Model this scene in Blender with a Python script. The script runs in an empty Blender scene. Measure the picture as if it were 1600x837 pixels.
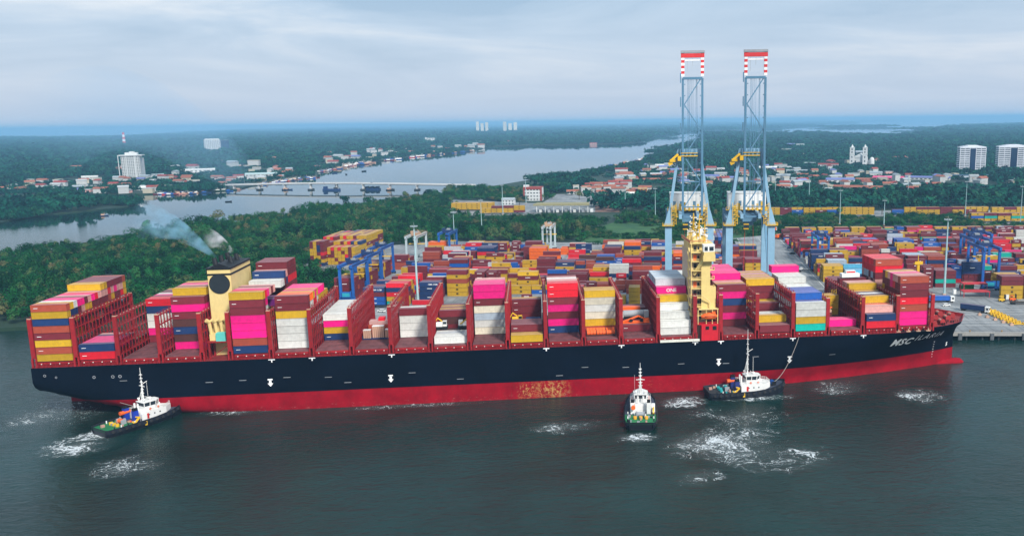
import bpy, bmesh, math, random
from mathutils import Vector, Matrix, noise
from math import sin, cos, pi, radians, sqrt, atan2, hypot
random.seed(7)
S = bpy.context.scene
# ------------------------------------------------------------------ camera
CAM = Vector((182.174, -314.765, 105.602)); YAW, PIT, ROL, FOC, OX = .1062, .17288, -.01285, 1308.309, 174.757
fw = Vector((sin(YAW)*cos(PIT), cos(YAW)*cos(PIT), -sin(PIT)))
r0 = Vector((cos(YAW), -sin(YAW), 0)); u0 = r0.cross(fw)
RT = r0*cos(ROL)+u0*sin(ROL); UP = -r0*sin(ROL)+u0*cos(ROL)
cd = bpy.data.cameras.new('camera'); cam = bpy.data.objects.new('camera', cd); S.collection.objects.link(cam)
M4 = Matrix((RT, UP, -fw)).transposed().to_4x4(); M4.translation = CAM; cam.matrix_world = M4
cd.sensor_width = 36; cd.lens = FOC/1600*36; cd.shift_x = -OX/1600; cd.clip_start = 1; cd.clip_end = 200000
S.camera = cam
def at(u, v, z=0.0):
    """ground point seen at a place of the survey photograph"""
    d = fw + RT*(u-800-OX)/FOC - UP*(v-418.5)/FOC
    return CAM + d*((z-CAM.z)/d.z)
def atxy(u, v, z=0.0):
    p = at(u, v, z); return (p.x, p.y)
# ------------------------------------------------------------------ light
SUN_EL, SUN_AZ = radians(40), radians(155)      # azimuth clockwise from +y
W = bpy.data.worlds.new('World'); S.world = W; W.use_nodes = True
nt = W.node_tree; N = nt.nodes; L = nt.links
for n in list(N): N.remove(n)
def nn(N, t, **k):
    n = N.new(t)
    for a, b in k.items():
        if a == 'inp':
            for i, v in b.items(): n.inputs[i].default_value = v
        else: setattr(n, a, b)
    return n
out = nn(N, 'ShaderNodeOutputWorld'); bg = nn(N, 'ShaderNodeBackground', inp={'Strength': .088})
sky = nn(N, 'ShaderNodeTexSky', sky_type='NISHITA', sun_disc=False, sun_elevation=SUN_EL, sun_rotation=SUN_AZ, altitude=50, air_density=1.3, dust_density=2.0, ozone_density=1.5)
tc = nn(N, 'ShaderNodeTexCoord'); sp = nn(N, 'ShaderNodeSeparateXYZ'); L.new(tc.outputs['Generated'], sp.inputs[0])
ab = nn(N, 'ShaderNodeMath', operation='ABSOLUTE'); L.new(sp.outputs[2], ab.inputs[0])
ad = nn(N, 'ShaderNodeMath', operation='ADD', inp={1: .10}); L.new(ab.outputs[0], ad.inputs[0])
dv = []
for i in (0, 1):
    d_ = nn(N, 'ShaderNodeMath', operation='DIVIDE'); L.new(sp.outputs[i], d_.inputs[0]); L.new(ad.outputs[0], d_.inputs[1]); dv.append(d_)
cb = nn(N, 'ShaderNodeCombineXYZ'); L.new(dv[0].outputs[0], cb.inputs[0]); L.new(dv[1].outputs[0], cb.inputs[1])
mp = nn(N, 'ShaderNodeMapping', inp={'Scale': (.55, .62, 1), 'Rotation': (0, 0, .3), 'Location': (3.1, 1.7, 0)}); L.new(cb.outputs[0], mp.inputs[0])
no = nn(N, 'ShaderNodeTexNoise', inp={'Scale': .9, 'Detail': 9, 'Roughness': .58, 'Distortion': .9}); L.new(mp.outputs[0], no.inputs[0])
cr = nn(N, 'ShaderNodeValToRGB'); L.new(no.outputs[0], cr.inputs[0])
e = cr.color_ramp.elements; e[0].position = .34; e[0].color = (3.4, 5.0, 6.8, 1); e[1].position = .68; e[1].color = (8.1, 8.6, 9.2, 1)
e_ = cr.color_ramp.elements.new(.5); e_.color = (5.0, 6.4, 8.0, 1)
# low air near the horizon is pale and a little violet
hz = nn(N, 'ShaderNodeMapRange', inp={1: 0.0, 2: .16, 3: 1.0, 4: 0.0}); L.new(sp.outputs[2], hz.inputs[0])
mh = nn(N, 'ShaderNodeMix', data_type='RGBA', inp={7: (5.7, 6.5, 7.9, 1)}); L.new(hz.outputs[0], mh.inputs[0]); L.new(cr.outputs[0], mh.inputs[6])
mx = nn(N, 'ShaderNodeMix', data_type='RGBA', inp={0: .88}); L.new(sky.outputs[0], mx.inputs[6]); L.new(mh.outputs[2], mx.inputs[7])
L.new(mx.outputs[2], bg.inputs[0]); L.new(bg.outputs[0], out.inputs[0])
sd = bpy.data.lights.new('sun', 'SUN'); sd.energy = 3.8; sd.angle = radians(9); sd.color = (1, .96, .9)
so = bpy.data.objects.new('sun', sd); S.collection.objects.link(so)
so.rotation_euler = Vector((sin(SUN_AZ)*cos(SUN_EL), cos(SUN_AZ)*cos(SUN_EL), sin(SUN_EL))).to_track_quat('Z', 'Y').to_euler()
S.view_settings.view_transform = 'Standard'; S.view_settings.look = 'None'; S.view_settings.exposure = 0.32; S.view_settings.gamma = 1
S.render.engine = 'CYCLES'; S.cycles.max_bounces = 6; S.cycles.diffuse_bounces = 2; S.cycles.glossy_bounces = 3
S.cycles.transmission_bounces = 3; S.cycles.transparent_max_bounces = 24; S.cycles.volume_bounces = 2; S.cycles.use_denoising = True
S.cycles.sample_clamp_indirect = 4
# ------------------------------------------------------------------ helpers
COL = S.collection
def tag(o, label=None, cat=None, group=None, kind=None):
    if label: o['label'] = label
    if cat: o['category'] = cat
    if group: o['group'] = group
    if kind: o['kind'] = kind
    return o
def empty(name, loc=(0, 0, 0), rz=0.0, label=None, cat=None, group=None):
    o = bpy.data.objects.new(name, None); COL.objects.link(o); o.location = loc; o.rotation_euler = (0, 0, rz)
    o.empty_display_size = .5
    return tag(o, label, cat, group)
def link(name, me, parent=None, loc=None):
    o = bpy.data.objects.new(name, me); COL.objects.link(o)
    if parent: o.parent = parent
    if loc: o.location = loc
    return o
def copy_tree(o, parent=None):
    c = o.copy(); COL.objects.link(c)
    if parent: c.parent = parent
    for ch in KIDS.get(o.name, []): copy_tree(ch, c)
    return c
KIDS = {}
def kids_of(root):
    for o in COL.objects:
        if o.parent: KIDS.setdefault(o.parent.name, [])
    KIDS.clear()
    for o in COL.objects:
        if o.parent: KIDS.setdefault(o.parent.name, []).append(o)
class MB:
    def __init__(s): s.v = []; s.f = []; s.m = []
    def quad(s, a, b, c, d, m=0):
        n = len(s.v); s.v += [tuple(a), tuple(b), tuple(c), tuple(d)]; s.f.append((n, n+1, n+2, n+3)); s.m.append(m); return s
    def tri(s, a, b, c, m=0):
        n = len(s.v); s.v += [tuple(a), tuple(b), tuple(c)]; s.f.append((n, n+1, n+2)); s.m.append(m); return s
    def box(s, x0, x1, y0, y1, z0, z1, m=0, mt=None):
        n = len(s.v)
        s.v += [(x0, y0, z0), (x1, y0, z0), (x1, y1, z0), (x0, y1, z0), (x0, y0, z1), (x1, y0, z1), (x1, y1, z1), (x0, y1, z1)]
        for k, q in enumerate(((0, 3, 2, 1), (4, 5, 6, 7), (0, 1, 5, 4), (1, 2, 6, 5), (2, 3, 7, 6), (3, 0, 4, 7))):
            s.f.append(tuple(n+i for i in q)); s.m.append(mt if (mt is not None and k == 1) else m)
        return s
    def cbox(s, cx, cy, z0, sx, sy, sz, m=0): return s.box(cx-sx/2, cx+sx/2, cy-sy/2, cy+sy/2, z0, z0+sz, m)
    def bar(s, a, b, w, h=None, m=0, up=(0, 0, 1)):
        a = Vector(a); b = Vector(b); h = h or w; d = (b-a).normalized(); u = Vector(up)
        if abs(d.dot(u)) > .98: u = Vector((0, 1, 0))
        x = d.cross(u).normalized(); y = x.cross(d).normalized(); n = len(s.v)
        for p in (a, b):
            for i, j in ((-1, -1), (1, -1), (1, 1), (-1, 1)): s.v.append(tuple(p+x*i*w/2+y*j*h/2))
        for q in ((3, 2, 1, 0), (4, 5, 6, 7), (0, 1, 5, 4), (1, 2, 6, 5), (2, 3, 7, 6), (3, 0, 4, 7)): s.f.append(tuple(n+i for i in q)); s.m.append(m)
        return s
    def tube(s, a, b, r, r2=None, n=8, m=0, caps=True):
        a = Vector(a); b = Vector(b); r2 = r if r2 is None else r2; d = (b-a).normalized()
        u = Vector((0, 0, 1)) if abs(d.z) < .95 else Vector((0, 1, 0)); x = d.cross(u).normalized(); y = x.cross(d); k = len(s.v)
        for p, q in ((a, r), (b, r2)):
            for i in range(n): t = 2*pi*i/n; s.v.append(tuple(p+x*cos(t)*q+y*sin(t)*q))
        for i in range(n): j = (i+1) % n; s.f.append((k+i, k+j, k+n+j, k+n+i)); s.m.append(m)
        if caps: s.f.append(tuple(k+n+i for i in range(n))); s.m.append(m); s.f.append(tuple(k+n-1-i for i in range(n))); s.m.append(m)
        return s
    def prism(s, pts, z0, z1, m=0, mt=None):
        k = len(s.v); n = len(pts); s.v += [(p[0], p[1], z0) for p in pts]+[(p[0], p[1], z1) for p in pts]
        for i in range(n): j = (i+1) % n; s.f.append((k+i, k+j, k+n+j, k+n+i)); s.m.append(m)
        s.f.append(tuple(k+n+i for i in range(n))); s.m.append(m if mt is None else mt); s.f.append(tuple(k+n-1-i for i in range(n))); s.m.append(m)
        return s
    def gable(s, x0, x1, y0, y1, z0, h, m=0, along='x'):
        if along == 'x':
            c = (y0+y1)/2; a, b = (x0, c, z0+h), (x1, c, z0+h)
            s.quad((x0, y0, z0), (x1, y0, z0), b, a, m); s.quad((x1, y1, z0), (x0, y1, z0), a, b, m)
            s.tri((x0, y1, z0), (x0, y0, z0), a, m); s.tri((x1, y0, z0), (x1, y1, z0), b, m)
        else:
            c = (x0+x1)/2; a, b = (c, y0, z0+h), (c, y1, z0+h)
            s.quad((x1, y0, z0), (x1, y1, z0), b, a, m); s.quad((x0, y1, z0), (x0, y0, z0), a, b, m)
            s.tri((x0, y0, z0), (x1, y0, z0), a, m); s.tri((x1, y1, z0), (x0, y1, z0), b, m)
        return s
    def ball(s, c, rx, ry, rz, n=10, k=6, m=0):
        o = len(s.v)
        for i in range(k+1):
            t = pi*i/k
            for j in range(n): p = 2*pi*j/n; s.v.append((c[0]+rx*sin(t)*cos(p), c[1]+ry*sin(t)*sin(p), c[2]+rz*cos(t)))
        for i in range(k):
            for j in range(n): a = o+i*n+j; b = o+i*n+(j+1) % n; s.f.append((a, a+n, b+n, b)); s.m.append(m)
        return s
    def mesh(s, name, mats, smooth=False):
        me = bpy.data.meshes.new(name); me.from_pydata(s.v, [], s.f)
        if not isinstance(mats, (list, tuple)): mats = [mats]
        for m in mats: me.materials.append(m)
        me.polygons.foreach_set('material_index', s.m)
        if smooth: me.polygons.foreach_set('use_smooth', [True]*len(s.f))
        me.update(); return me
    def build(s, name, mats, parent=None, loc=None, smooth=False):
        return link(name, s.mesh(name, mats, smooth), parent, loc)
MC = {}
def mat(name, col, rough=.55, metal=0.0, vary=.12, scale=.4, bump=0.0, bscale=3.0, dirt=0.0, spec=.4, rnd=.12):
    """painted / weathered surface: colour with soft procedural mottling, streaks of dirt and a per-object shift"""
    if name in MC: return MC[name]
    m = bpy.data.materials.new(name); m.use_nodes = True; N = m.node_tree.nodes; L = m.node_tree.links
    p = N['Principled BSDF']; p.inputs['Roughness'].default_value = rough; p.inputs['Metallic'].default_value = metal; p.inputs['Specular IOR Level'].default_value = spec
    g = nn(N, 'ShaderNodeNewGeometry'); t = nn(N, 'ShaderNodeTexNoise', inp={'Scale': scale, 'Detail': 4, 'Roughness': .6}); L.new(g.outputs['Position'], t.inputs[0])
    oi = nn(N, 'ShaderNodeObjectInfo')
    a = nn(N, 'ShaderNodeMapRange', inp={1: .25, 2: .75, 3: 1-vary, 4: 1+vary}); L.new(t.outputs[0], a.inputs[0])
    b = nn(N, 'ShaderNodeMapRange', inp={1: 0, 2: 1, 3: 1-rnd, 4: 1+rnd}); L.new(oi.outputs['Random'], b.inputs[0])
    c = nn(N, 'ShaderNodeMath', operation='MULTIPLY'); L.new(a.outputs[0], c.inputs[0]); L.new(b.outputs[0], c.inputs[1])
    v = nn(N, 'ShaderNodeVectorMath', operation='SCALE', inp={0: col[:3]}); L.new(c.outputs[0], v.inputs['Scale']); last = v.outputs[0]
    if dirt:
        mp = nn(N, 'ShaderNodeMapping', inp={'Scale': (2.2, 2.2, .25)}); L.new(g.outputs['Position'], mp.inputs[0])
        t2 = nn(N, 'ShaderNodeTexNoise', inp={'Scale': 1.1, 'Detail': 5, 'Roughness': .7}); L.new(mp.outputs[0], t2.inputs[0])
        r = nn(N, 'ShaderNodeMapRange', inp={1: .55, 2: .75, 3: 0, 4: dirt}); L.new(t2.outputs[0], r.inputs[0])
        mx = nn(N, 'ShaderNodeMix', data_type='RGBA', inp={7: (.09, .06, .045, 1)}); L.new(r.outputs[0], mx.inputs[0]); L.new(last, mx.inputs[6]); last = mx.outputs[2]
    L.new(last, p.inputs['Base Color'])
    if bump:
        t3 = nn(N, 'ShaderNodeTexNoise', inp={'Scale': bscale, 'Detail': 3}); L.new(g.outputs['Position'], t3.inputs[0])
        bp = nn(N, 'ShaderNodeBump', inp={'Strength': bump, 'Distance': .1}); L.new(t3.outputs[0], bp.inputs['Height']); L.new(bp.outputs[0], p.inputs['Normal'])
    MC[name] = m; return m
def inside(p, poly):
    x, y = p; c = False; n = len(poly); j = n-1
    for i in range(n):
        xi, yi = poly[i]; xj, yj = poly[j]
        if (yi > y) != (yj > y) and x < (xj-xi)*(y-yi)/(yj-yi)+xi: c = not c
        j = i
    return c
# port frame: s runs along the quay, t inland, turned 9.3 degrees from the ship
PA = radians(9.3); PO = Vector((383.6, 56.3)); E1 = Vector((cos(PA), -sin(PA))); E2 = Vector((sin(PA), cos(PA)))
def P(s, t, z=4.0): q = PO+E1*s+E2*t; return Vector((q.x, q.y, z))
def PR(x, y): d = Vector((x, y))-PO; return d.dot(E1), d.dot(E2)
ZY = 4.0
# ------------------------------------------------------------------ water and land
def water_mat():
    m = bpy.data.materials.new('river_water'); m.use_nodes = True; N = m.node_tree.nodes; L = m.node_tree.links; p = N['Principled BSDF']
    p.inputs['Roughness'].default_value = .07; p.inputs['IOR'].default_value = 1.333; p.inputs['Specular IOR Level'].default_value = .34
    g = nn(N, 'ShaderNodeNewGeometry')
    t0 = nn(N, 'ShaderNodeTexNoise', inp={'Scale': .018, 'Detail': 4, 'Roughness': .55, 'Distortion': .8}); L.new(g.outputs['Position'], t0.inputs[0])
    cr = nn(N, 'ShaderNodeValToRGB'); L.new(t0.outputs[0], cr.inputs[0]); e = cr.color_ramp.elements
    e[0].position = .35; e[0].color = (.006, .018, .014, 1); e[1].position = .68; e[1].color = (.005, .032, .029, 1)
    L.new(cr.outputs[0], p.inputs['Base Color'])
    mp = nn(N, 'ShaderNodeMapping', inp={'Scale': (.6, 1.25, 1), 'Rotation': (0, 0, .25)}); L.new(g.outputs['Position'], mp.inputs[0])
    a = nn(N, 'ShaderNodeTexNoise', inp={'Scale': .55, 'Detail': 5, 'Roughness': .6, 'Distortion': .3}); L.new(mp.outputs[0], a.inputs[0])
    b = nn(N, 'ShaderNodeTexNoise', inp={'Scale': .09, 'Detail': 3, 'Roughness': .5, 'Distortion': 1.2}); L.new(mp.outputs[0], b.inputs[0])
    s = nn(N, 'ShaderNodeMath', operation='MULTIPLY_ADD', inp={1: 1.3}); L.new(b.outputs[0], s.inputs[0]); L.new(a.outputs[0], s.inputs[2])
    sy = nn(N, 'ShaderNodeSeparateXYZ'); L.new(g.outputs['Position'], sy.inputs[0]); calm = nn(N, 'ShaderNodeMapRange', inp={1: 120, 2: 700, 3: .62, 4: .006}); L.new(sy.outputs[1], calm.inputs[0])
    bp = nn(N, 'ShaderNodeBump', inp={'Distance': .55}); L.new(calm.outputs[0], bp.inputs['Strength']); rf = nn(N, 'ShaderNodeMapRange', inp={1: 120, 2: 700, 3: .09, 4: .03}); L.new(sy.outputs[1], rf.inputs[0]); L.new(rf.outputs[0], p.inputs['Roughness']); L.new(s.outputs[0], bp.inputs['Height']); L.new(bp.outputs[0], p.inputs['Normal'])
    return m
MB().quad((-30000, -3000, 0), (34000, -3000, 0), (34000, 36000, 0), (-30000, 36000, 0)).build('river_water', water_mat()).update_tag()
tag(bpy.data.objects['river_water'], 'dark green grey river with small ripples', kind='structure')
def ground_mat(name, c1, c2, sc=.02, rough=.9):
    m = bpy.data.materials.new(name); m.use_nodes = True; N = m.node_tree.nodes; L = m.node_tree.links; p = N['Principled BSDF']; p.inputs['Roughness'].default_value = rough
    g = nn(N, 'ShaderNodeNewGeometry'); t = nn(N, 'ShaderNodeTexNoise', inp={'Scale': sc, 'Detail': 8, 'Roughness': .62}); L.new(g.outputs['Position'], t.inputs[0])
    cr = nn(N, 'ShaderNodeValToRGB'); L.new(t.outputs[0], cr.inputs[0]); e = cr.color_ramp.elements
    e[0].position = .38; e[0].color = (*c1, 1); e[1].position = .62; e[1].color = (*c2, 1); L.new(cr.outputs[0], p.inputs['Base Color'])
    t2 = nn(N, 'ShaderNodeTexNoise', inp={'Scale': sc*12, 'Detail': 4}); L.new(g.outputs['Position'], t2.inputs[0])
    bp = nn(N, 'ShaderNodeBump', inp={'Strength': .3, 'Distance': .4}); L.new(t2.outputs[0], bp.inputs['Height']); L.new(bp.outputs[0], p.inputs['Normal'])
    return m
MGREEN = ground_mat('wooded_ground', (.004, .026, .013), (.014, .040, .018))
MGRASS = ground_mat('grass_ground', (.012, .070, .018), (.035, .115, .022), .045)
MMUD = ground_mat('mud_ground', (.05, .045, .03), (.10, .085, .06), .05)
def area(d):
    return sum(d[i][0]*d[(i+1) % len(d)][1]-d[(i+1) % len(d)][0]*d[i][1] for i in range(len(d)))/2
def land(name, pts, z, m, label, zb=-1.0):
    if area(pts) < 0: pts = pts[::-1]
    o = MB().prism(pts, zb, z).build(name, m); tag(o, label, kind='structure'); return o
Z3 = 2.0
# near peninsula: mangrove, port and town on the right bank
shoreN = [atxy(p[0], p[1], 8.5 if p[0] < 950 else 11) for p in [(-60, 404), (0, 391), (60, 381), (130, 371), (200, 361), (290, 349), (400, 334), (540, 316), (640, 304), (705, 294), (760, 286), (830, 275), (900, 268.5), (940, 263), (980, 254), (1018, 245), (1022, 234), (1030, 229), (1062, 226.5), (1098, 217), (1122, 208), (1192, 207.5), (1260, 208.5), (1295, 209), (1340, 210), (1400, 210), (1440, 209), (1458, 207.5), (1466, 203), (1495, 198), (1540, 195.5), (1600, 193.5)]]
q0, q1 = P(-348, 12), P(700, .35)
NEAR = [(-1500, 330), (-700, 170), (-300, 128), (-180, 138), (-95, 152), (-60, 150), (0, 128), (q0.x, q0.y), (q1.x, q1.y), (3000, -400), (22000, 3000), (24000, 17000)] + shoreN[::-1] + [(-520, 560), (-1500, 700)]
NEAR = [NEAR[i] for i in range(len(NEAR))]
land('mangrove_ground', NEAR, Z3, MGREEN, 'dark ground under the mangroves and the town')
# left bank of the river up to the horizon
FARL = [atxy(*p) for p in [(-250, 330), (-60, 318), (0, 310), (60, 306), (215, 304.5), (300, 302), (370, 297), (392, 291), (430, 284), (495, 278), (498, 268), (529, 263), (552, 257), (616, 249), (634, 246), (683, 241.5), (751, 234), (760, 230), (814, 228), (903, 227), (975, 225), (1002, 222.5), (1009, 216), (1011, 213.5), (1036, 209.8), (1066, 206.5), (1102, 204.9), (1125, 203.8), (1156, 203.4), (1192, 201.4), (1233, 198.8), (1269, 196), (1300, 192.2), (1420, 187.5)]]
FARL += [(15500, 34000), (-4000, 34000)] + [atxy(*p, 12) for p in [(560, 196.5), (480, 199.5), (400, 202), (360, 204.5), (300, 208.5), (180, 213), (100, 214.5), (0, 214.5), (-250, 219)]]
land('far_bank_ground', FARL, Z3, MGREEN, 'wooded far bank of the river')
SPIT = [atxy(*p) for p in [(-250, 392), (0, 348), (60, 338), (150, 329), (205, 323), (215, 319), (208, 315), (150, 313), (60, 311.5), (0, 315), (-250, 352)]]
land('spit_ground', SPIT, 1.2, MGREEN, 'low wooded spit in the river')
R2 = [atxy(*p) for p in [(1470, 205), (1495, 198.6), (1540, 196), (1620, 194), (1700, 196), (1700, 208), (1560, 211), (1510, 210)]]
ISL = [[(1292, 198.5), (1330, 197), (1378, 197.4), (1378, 199.2), (1330, 199.8), (1295, 199.6)], [(1428, 202.6), (1450, 202), (1466, 203), (1450, 204), (1430, 203.8)], [(1255, 192.6), (1300, 191.6), (1350, 192.4), (1300, 193.2)]]
for i in ISL: land('islet_ground', [atxy(*p) for p in i], 2.0, MGREEN, 'long flat wooded islet in the lagoon')
land('lagoon_channel', [atxy(u, v, Z3) for u, v in [(1540, 212), (1575, 210.5), (1640, 209), (1640, 217), (1600, 217.5), (1560, 217)]], Z3+.06, bpy.data.materials['river_water'], 'strip of lagoon water behind the office towers', Z3-.2)
# low distant hills, one sheet of gentle rises under haze
hm = MB(); nx_, ny_ = 90, 16
def hz_(i, j):
    x, y = -9000+i*340, 13500+j*1150; n_ = noise.fractal(Vector((x*.00022, y*.00012, 1.7)), 1.0, 2.0, 4); ed = min(1, j/4, (ny_-j)/3, i/8, (nx_-i)/8)
    return (x, y, -2+max(0, (n_+.35)*95)*max(0, ed)*(.35+.65*min(1, j/8)))
for i in range(nx_):
    for j in range(ny_):
        q_ = [hz_(i, j), hz_(i+1, j), hz_(i+1, j+1), hz_(i, j+1)]
        if max(p[2] for p in q_) > -1 and all(inside((p[0], p[1]), FARL) for p in q_): hm.quad(*q_)
tag(hm.build('low_hills', ground_mat('hill_wood', (.006, .035, .022), (.012, .060, .034), .004), smooth=True), 'low uneven wooded rises on the far skyline', kind='structure')
# container yard paving
def conc():
    m = bpy.data.materials.new('yard_paving'); m.use_nodes = True; N = m.node_tree.nodes; L = m.node_tree.links; p = N['Principled BSDF']; p.inputs['Roughness'].default_value = .75
    g = nn(N, 'ShaderNodeNewGeometry'); mp = nn(N, 'ShaderNodeMapping', inp={'Rotation': (0, 0, PA), 'Location': (0, 0, 0)}); L.new(g.outputs['Position'], mp.inputs[0])
    t = nn(N, 'ShaderNodeTexNoise', inp={'Scale': .05, 'Detail': 8, 'Roughness': .65}); L.new(mp.outputs[0], t.inputs[0])
    cr = nn(N, 'ShaderNodeValToRGB'); L.new(t.outputs[0], cr.inputs[0]); e = cr.color_ramp.elements
    e[0].position = .35; e[0].color = (.14, .15, .155, 1); e[1].position = .66; e[1].color = (.30, .31, .31, 1)
    st = nn(N, 'ShaderNodeMapping', inp={'Scale': (.35, .02, 1)}); L.new(mp.outputs[0], st.inputs[0])
    t2 = nn(N, 'ShaderNodeTexNoise', inp={'Scale': 1.6, 'Detail': 5, 'Roughness': .7}); L.new(st.outputs[0], t2.inputs[0])
    r = nn(N, 'ShaderNodeMapRange', inp={1: .48, 2: .7, 3: 0, 4: .65}); L.new(t2.outputs[0], r.inputs[0])
    mx = nn(N, 'ShaderNodeMix', data_type='RGBA', inp={7: (.075, .08, .085, 1)}); L.new(r.outputs[0], mx.inputs[0]); L.new(cr.outputs[0], mx.inputs[6])
    L.new(mx.outputs[2], p.inputs['Base Color']); return m
MCONC = conc(); MDARK = mat('dark_concrete', (.03, .035, .04), .8); MEDGE = mat('quay_edge_concrete', (.33, .32, .30), .8, dirt=.5)
MWLINE = mat('line_paint', (.55, .54, .5), .6, vary=.3, scale=1.0); MYLINE = mat('yellow_line_paint', (.5, .3, .03), .6, vary=.3)
yard = [P(s, t) for s, t in [(-350, 13.8), (640, 13.8), (640, 300), (470, 372), (-18, 372), (-84, 330), (-84, 296), (-345, 322), (-405, 275), (-410, 198), (-366, 170), (-350, 150)]]
o = MB().prism([(p.x, p.y) for p in yard][::-1] if area([(p.x, p.y) for p in yard]) < 0 else [(p.x, p.y) for p in yard], 1.9, ZY).build('yard_pavement', MCONC); tag(o, 'grey concrete pavement of the container yard', kind='structure')
def pbox(mb, s0, s1, t0, t1, z0, z1, m=0):
    c = [P(s0, t0), P(s1, t0), P(s1, t1), P(s0, t1)]; mb.prism([(p.x, p.y) for p in c], z0, z1, m)
# quay: deck slab on piles, with bollards, fenders and pile caps
q = empty('quay', P(-100, 7, 0), 0, 'grey concrete quay on piles that carries the cranes beside the ship', 'quay')
def pq(mb, name, m, parent=q):
    o = mb.build(name, m); o.parent = parent; o.matrix_parent_inverse = Matrix.Translation(-Vector(parent.location)); return o
mb = MB(); pbox(mb, -350, 640, 0, 13.75, 2.6, ZY-.012); pq(mb, 'deck_slab', MCONC)
mb = MB(); pbox(mb, -350, 640, -.35, -.01, 2.3, ZY+.22); pq(mb, 'edge_beam', MEDGE)
mb = MB()
for i in range(130):
    for t in (1.5, 7, 12.5):
        p = P(-346+i*7.6, t); mb.tube((p.x, p.y, -3), (p.x, p.y, 2.59), .55, n=6)
pile = pq(mb, 'piles', MDARK); tag(pile, kind='stuff')
mb = MB()
for k in (3.0, 33.0):
    for d in (-.35, .35): pbox(mb, -350, 640, k+d-.07, k+d+.07, ZY-.05, ZY+.03)
pq(mb, 'crane_rail', mat('rail_steel', (.12, .09, .08), .5, .6))
fm = None
for i in range(44):
    s = -60+i*15.0
    mb = MB(); mb.box(-.9, .9, -.75, -.36, .3, 3.6); mb.box(-.6, .6, -.9, -.75, .6, 3.3)
    if fm is None: fm = mb.mesh('fender', mat('fender_rubber', (.10, .11, .12), .8)); fb = MB().tube((0, .9, 0), (0, .9, .55), .28, .22, 8).tube((0, .9, .55), (0, .9, .75), .42, .42, 8).mesh('bollard', mat('bollard_paint', (.35, .2, .04), .6))
    for nm, me in (('fender', fm), ('bollard', fb)):
        o = link(nm, me, q); o.matrix_parent_inverse = Matrix.Translation(-Vector(q.location)); o.location = P(s, 0, 0 if nm == 'fender' else ZY+.2) if nm == 'fender' else P(s+5, .1, ZY); o.rotation_euler = (0, 0, -PA)
# painted lines and panel joints on the apron and road
mb = MB()
for t in (13.9, 20, 26, 38, 44, 50, 56): pbox(mb, -350, 640, t, t+.35, ZY, ZY+.008)
for s in (-80.5, -44.5, -62): pbox(mb, s, s+.35, 60, 330, ZY, ZY+.009)
o = mb.build('road_marking', MWLINE); tag(o, 'worn pale lines painted on the yard pavement', kind='structure')
mb = MB()
for i in range(60): pbox(mb, -20+i*9.0, -20+i*9.0+.18, 0, 57, ZY, ZY+.006)
for i in range(30): pbox(mb, -80, -45, 62+i*9.0, 62+i*9.0+.16, ZY, ZY+.007)
for t in (4.8, 6.6, 9.6, 11.3, 17, 23, 29.6, 35): pbox(mb, -350, 640, t, t+.16, ZY, ZY+.005)
o = mb.build('pavement_joint', mat('joint_tar', (.08, .08, .08), .9)); tag(o, 'dark joints between the paving slabs', kind='structure')
# clearings
def patch(name, pts, m, label, z=Z3+.25):
    a = [atxy(u, v, z) for u, v in pts]; land(name, a, z, m, label, Z3-.2)
patch('grass_field', [(905, 384), (1100, 384), (1215, 372), (1215, 352), (1080, 346), (960, 347), (915, 362)], MGRASS, 'bright green grass behind the yard')
patch('brown_field', [(930, 331), (968, 331), (966, 313), (930, 313)], ground_mat('bare_field', (.15, .085, .06), (.2, .11, .085), .03), 'bare brown rectangular lot')
patch('gate_forecourt', [(838, 331), (930, 331), (930, 304), (870, 303), (842, 320)], MCONC, 'grey forecourt round the port gate')
patch('side_yard_pavement', [(1195, 338), (1520, 337), (1530, 350), (1700, 350), (1700, 330), (1530, 328), (1195, 330)], MCONC, 'grey strip under the far rows of containers', Z3+.4)
patch('side_yard_pavement', [(690, 336), (845, 336), (850, 318), (700, 312)], MCONC, 'grey strip under the yellow containers left of the port gate', Z3+.4)
# ------------------------------------------------------------------ the container ship
ST = [0, 14.6, 29.2, 43.8, 58.4, 68.4, 83.0, 97.6, 112.2, 126.8, 141.4, 156.0, 170.6, 185.2, 199.8, 214.4, 229.0, 243.6, 253.9, 268.5, 283.1, 297.7, 312.3, 326.9, 341.5]
HB, DK, YC = 23.0, 20.2, 23.0
def stem(z): return 362.4+(5.0*max(0, (z-12)/9.4)**1.4 if z > 12 else 0)
def half(x, z):
    """half breadth of the hull at a station and a height"""
    k = min(1, max(0, (z-2)/18.5))**1.25
    xs = 240+(318-240)*k; p = 1.75+.85*k; q = 1.0-.41*k; b = HB; e = stem(z)
    if x > xs:
        t = min(1, (x-xs)/(e-xs)); b = HB*max(0, 1-t**p)**q
    if x < 75:
        zk = 15.0-13.5*min(1, max(0, x)/62)**.8; z0 = 6.6-11*min(1, max(0, x)/34)
        if z < zk:
            u = min(1, (zk-z)/(zk-z0)); b *= max(0, 1-u**2.2)**(.62)
    return b
ship = empty('container_ship', (182, 23, 0), 0, 'huge container ship with black hull, red underside and magenta, white and yellow container stacks', 'container ship')
INV = Matrix.Translation((-182, -23, 0))
def spart(mb, name, mats, parent=None, smooth=False, kind=None, label=None):
    o = mb.build(name, mats, smooth=smooth); o.parent = parent or ship
    o.matrix_parent_inverse = INV if o.parent is ship else Matrix.Identity(4)
    if kind: o['kind'] = kind
    if label: o['label'] = label
    return o
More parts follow.
